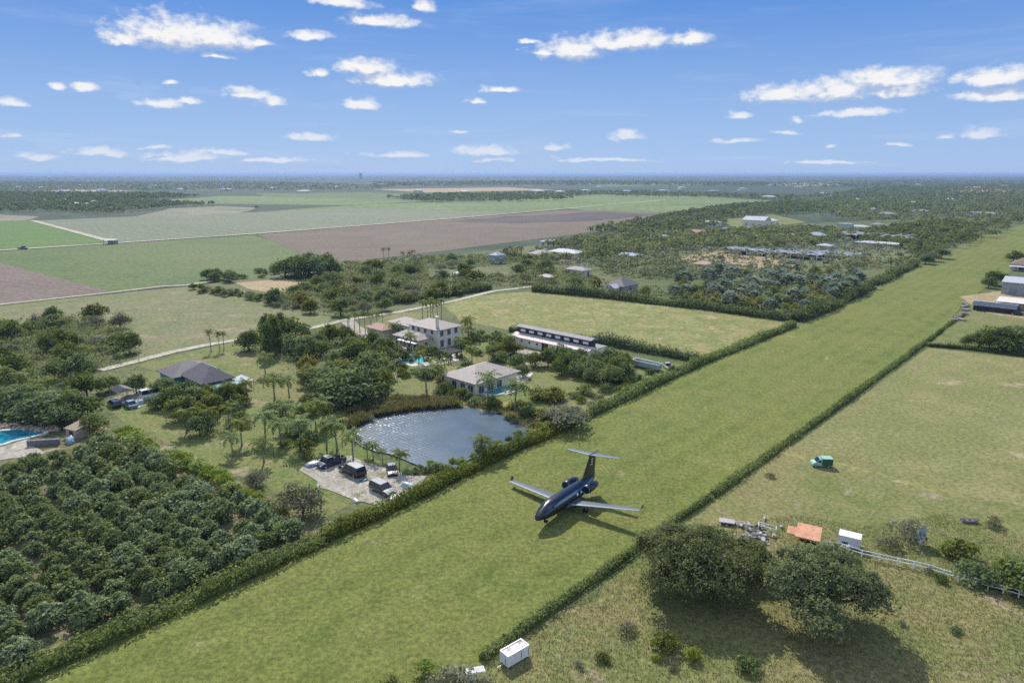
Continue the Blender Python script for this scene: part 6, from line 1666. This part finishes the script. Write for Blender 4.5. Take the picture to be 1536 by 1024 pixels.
# debris heap (nobody could count it)
rng = random.Random(44); mb = MB()
for i in range(70):
    p_ = at(rng.gauss(1134, 15), rng.gauss(804, 9)); k = rng.random()
    b0 = len(mb.v); lx, ly, lz = (rng.uniform(.5, 1.4), rng.uniform(.12, .3), .08) if k < .5 else (rng.uniform(.25, .6), rng.uniform(.25, .5), rng.uniform(.15, .4))
    mb.box(0, 0, 0, lx, ly, lz); M_ = Matrix.Translation(p_ + Vector((0, 0, rng.uniform(.0, .45)))) @ Matrix.Rotation(rng.uniform(0, 6.3), 4, 'Z') @ Matrix.Rotation(rng.uniform(-.5, .5), 4, 'X')
    for j in range(b0, len(mb.v)): mb.v[j] = tuple(M_ @ Vector(mb.v[j]))
o = mb.build("rubble", plain("whitewashed_debris", (.36,.35,.33), .85, var=.45, scale=.8)); tag(o, "heap of white boards and blocks under and behind the oaks", "rubble", None, 'stuff')
# open green horse trailer and small white cart by the garden grove
tl = thing("open_trailer", "long open trailer with white rails at the garden's far corner by the dark hedge", "trailer", at(986, 558), rot_of(AZV))
mb = MB()
for (cx, cy, lx, ly) in ((4, .05, 8, .1), (4, 2.35, 8, .1), (.05, 1.2, .1, 2.2), (7.95, 1.2, .1, 2.2)): mb.box(cx, -cy, .5, lx, ly, 1.3)
mb.box(4, -1.2, .45, 7.8, 2.2, .1); mb.build("body", plain("pale_green_grey_panel", (.34,.42,.40), .6), tl)
mb = MB()
for (cx, cy, lx, ly) in ((4, .05, 8.1, .16), (4, 2.35, 8.1, .16), (8.0, 1.2, .16, 2.1)): mb.box(cx, -cy, 1.803, lx, ly, .1)
mb.build("rail", M_WHITEM, tl)
for x in (2.0, 2.9):
    for y in (-.1, -2.3): wheel(tl, x, y, .4, .22)
car("small white utility truck behind the long open trailer", at(1002, 553), RUN_AZ - .9, P_WHITEP, 3.6, 1.6, 1.6, 'pickup')
# covered items in the gravel yard
def tarp(label, x, y, L, W, H, col, az, seed):
    r2 = random.Random(seed); bm = bmesh.new(); bmesh.ops.create_icosphere(bm, subdivisions=3, radius=1)
    ph_ = [r2.uniform(0, 6) for _ in range(6)]
    for v in bm.verts:
        x_, y_, z_ = v.co; k = 1 + .14 * math.sin(5 * x_ + ph_[0]) * math.cos(4 * y_ + ph_[1]) + .08 * math.sin(11 * y_ + 7 * z_ + ph_[2])
        sx = math.copysign(abs(x_) ** .6, x_); sy = math.copysign(abs(y_) ** .6, y_)
        v.co = (sx * L / 2 * k, sy * W / 2 * k, max(-.05, z_ * H * k + .12 * H * math.sin(6 * x_ + ph_[3])))
    me = bpy.data.meshes.new("tarp"); bm.to_mesh(me); bm.free(); me.polygons.foreach_set("use_smooth", [True] * len(me.polygons)); me.materials.append(plain("tarp_" + str(seed), col, .45, var=.2, scale=1.5))
    o_ = link("covered_load", me); o_.location = at(x, y); o_.rotation_euler.z = rot_of(az); return tag(o_, label, "tarpaulin")
tarp("white and blue crumpled tarpaulin load by the hedge", 612, 731, 3.0, 1.6, .8, (.42,.50,.60), AZV, 1)
tarp("pale grey sheet over a load in front of the nearest dark car", 596, 748, 3.0, 2.0, .7, (.55,.56,.60), RUN_AZ, 2)
tarp("grey tarpaulin hump at the left end of the gravel yard", 472, 697, 3.6, 1.8, .7, (.28,.31,.38), RUN_AZ, 3)
tarp("teal sheet lying behind the large black car", 546, 721, 2.0, 1.2, .3, (.04,.16,.18), RUN_AZ, 4)
tarp("small pale heap on the gravel's lower edge", 534, 752, 1.6, .9, .4, (.50,.47,.45), AZV, 5)
tarp("pale blue tarpaulin hanging by the tan pool bar", 106, 664, 2.4, 1.4, 1.2, (.26,.40,.46), AZV, 6)
tarp("pale sheeted load behind the tan-roofed canopy cars", 210, 606, 2.4, 1.5, .9, (.45,.52,.60), RUN_AZ, 7)
# yellow pole beside the sandy road
pl = thing("pole", "thin yellow pole beside the sandy road", "pole", at(209, 547)); mb = MB(); mb.tube([(0,0,-.2),(0,0,4.2)], .09, 8); mb.build("shaft", plain("yellow_paint", (.62,.50,.12), .6), pl); mb = MB(); mb.box(0, 0, 4.2, .24, .24, .2); mb.build("cap", M_METAL, pl)
# log and stone stacks at the ragged end of the hedge
rnd = random.Random(8)
for i, (x, y) in enumerate([(1441,476),(1446,472),(1436,479),(1450,466),(1446,462),(1452,460),(1430,481),(1448,457),(1444,481)]):
    mb = MB()
    for k in range(6): mb.tube([(-1.4 + .1 * k, (k % 3) * .34, .17 + (k // 3) * .33), (1.4, (k % 3) * .34 + .05, .17 + (k // 3) * .33)], .17, 8)
    o_ = mb.build("log_pile", plain("bleached_logs", (.42,.38,.34), .9, var=.25)); o_.location = at(x, y); o_.rotation_euler.z = rnd.uniform(0, 3); o_.scale = (1.0, 1.3, 1.3)
    tag(o_, "pile of bleached logs along the strip's edge before the sheds", "log pile", "log piles by the sheds")
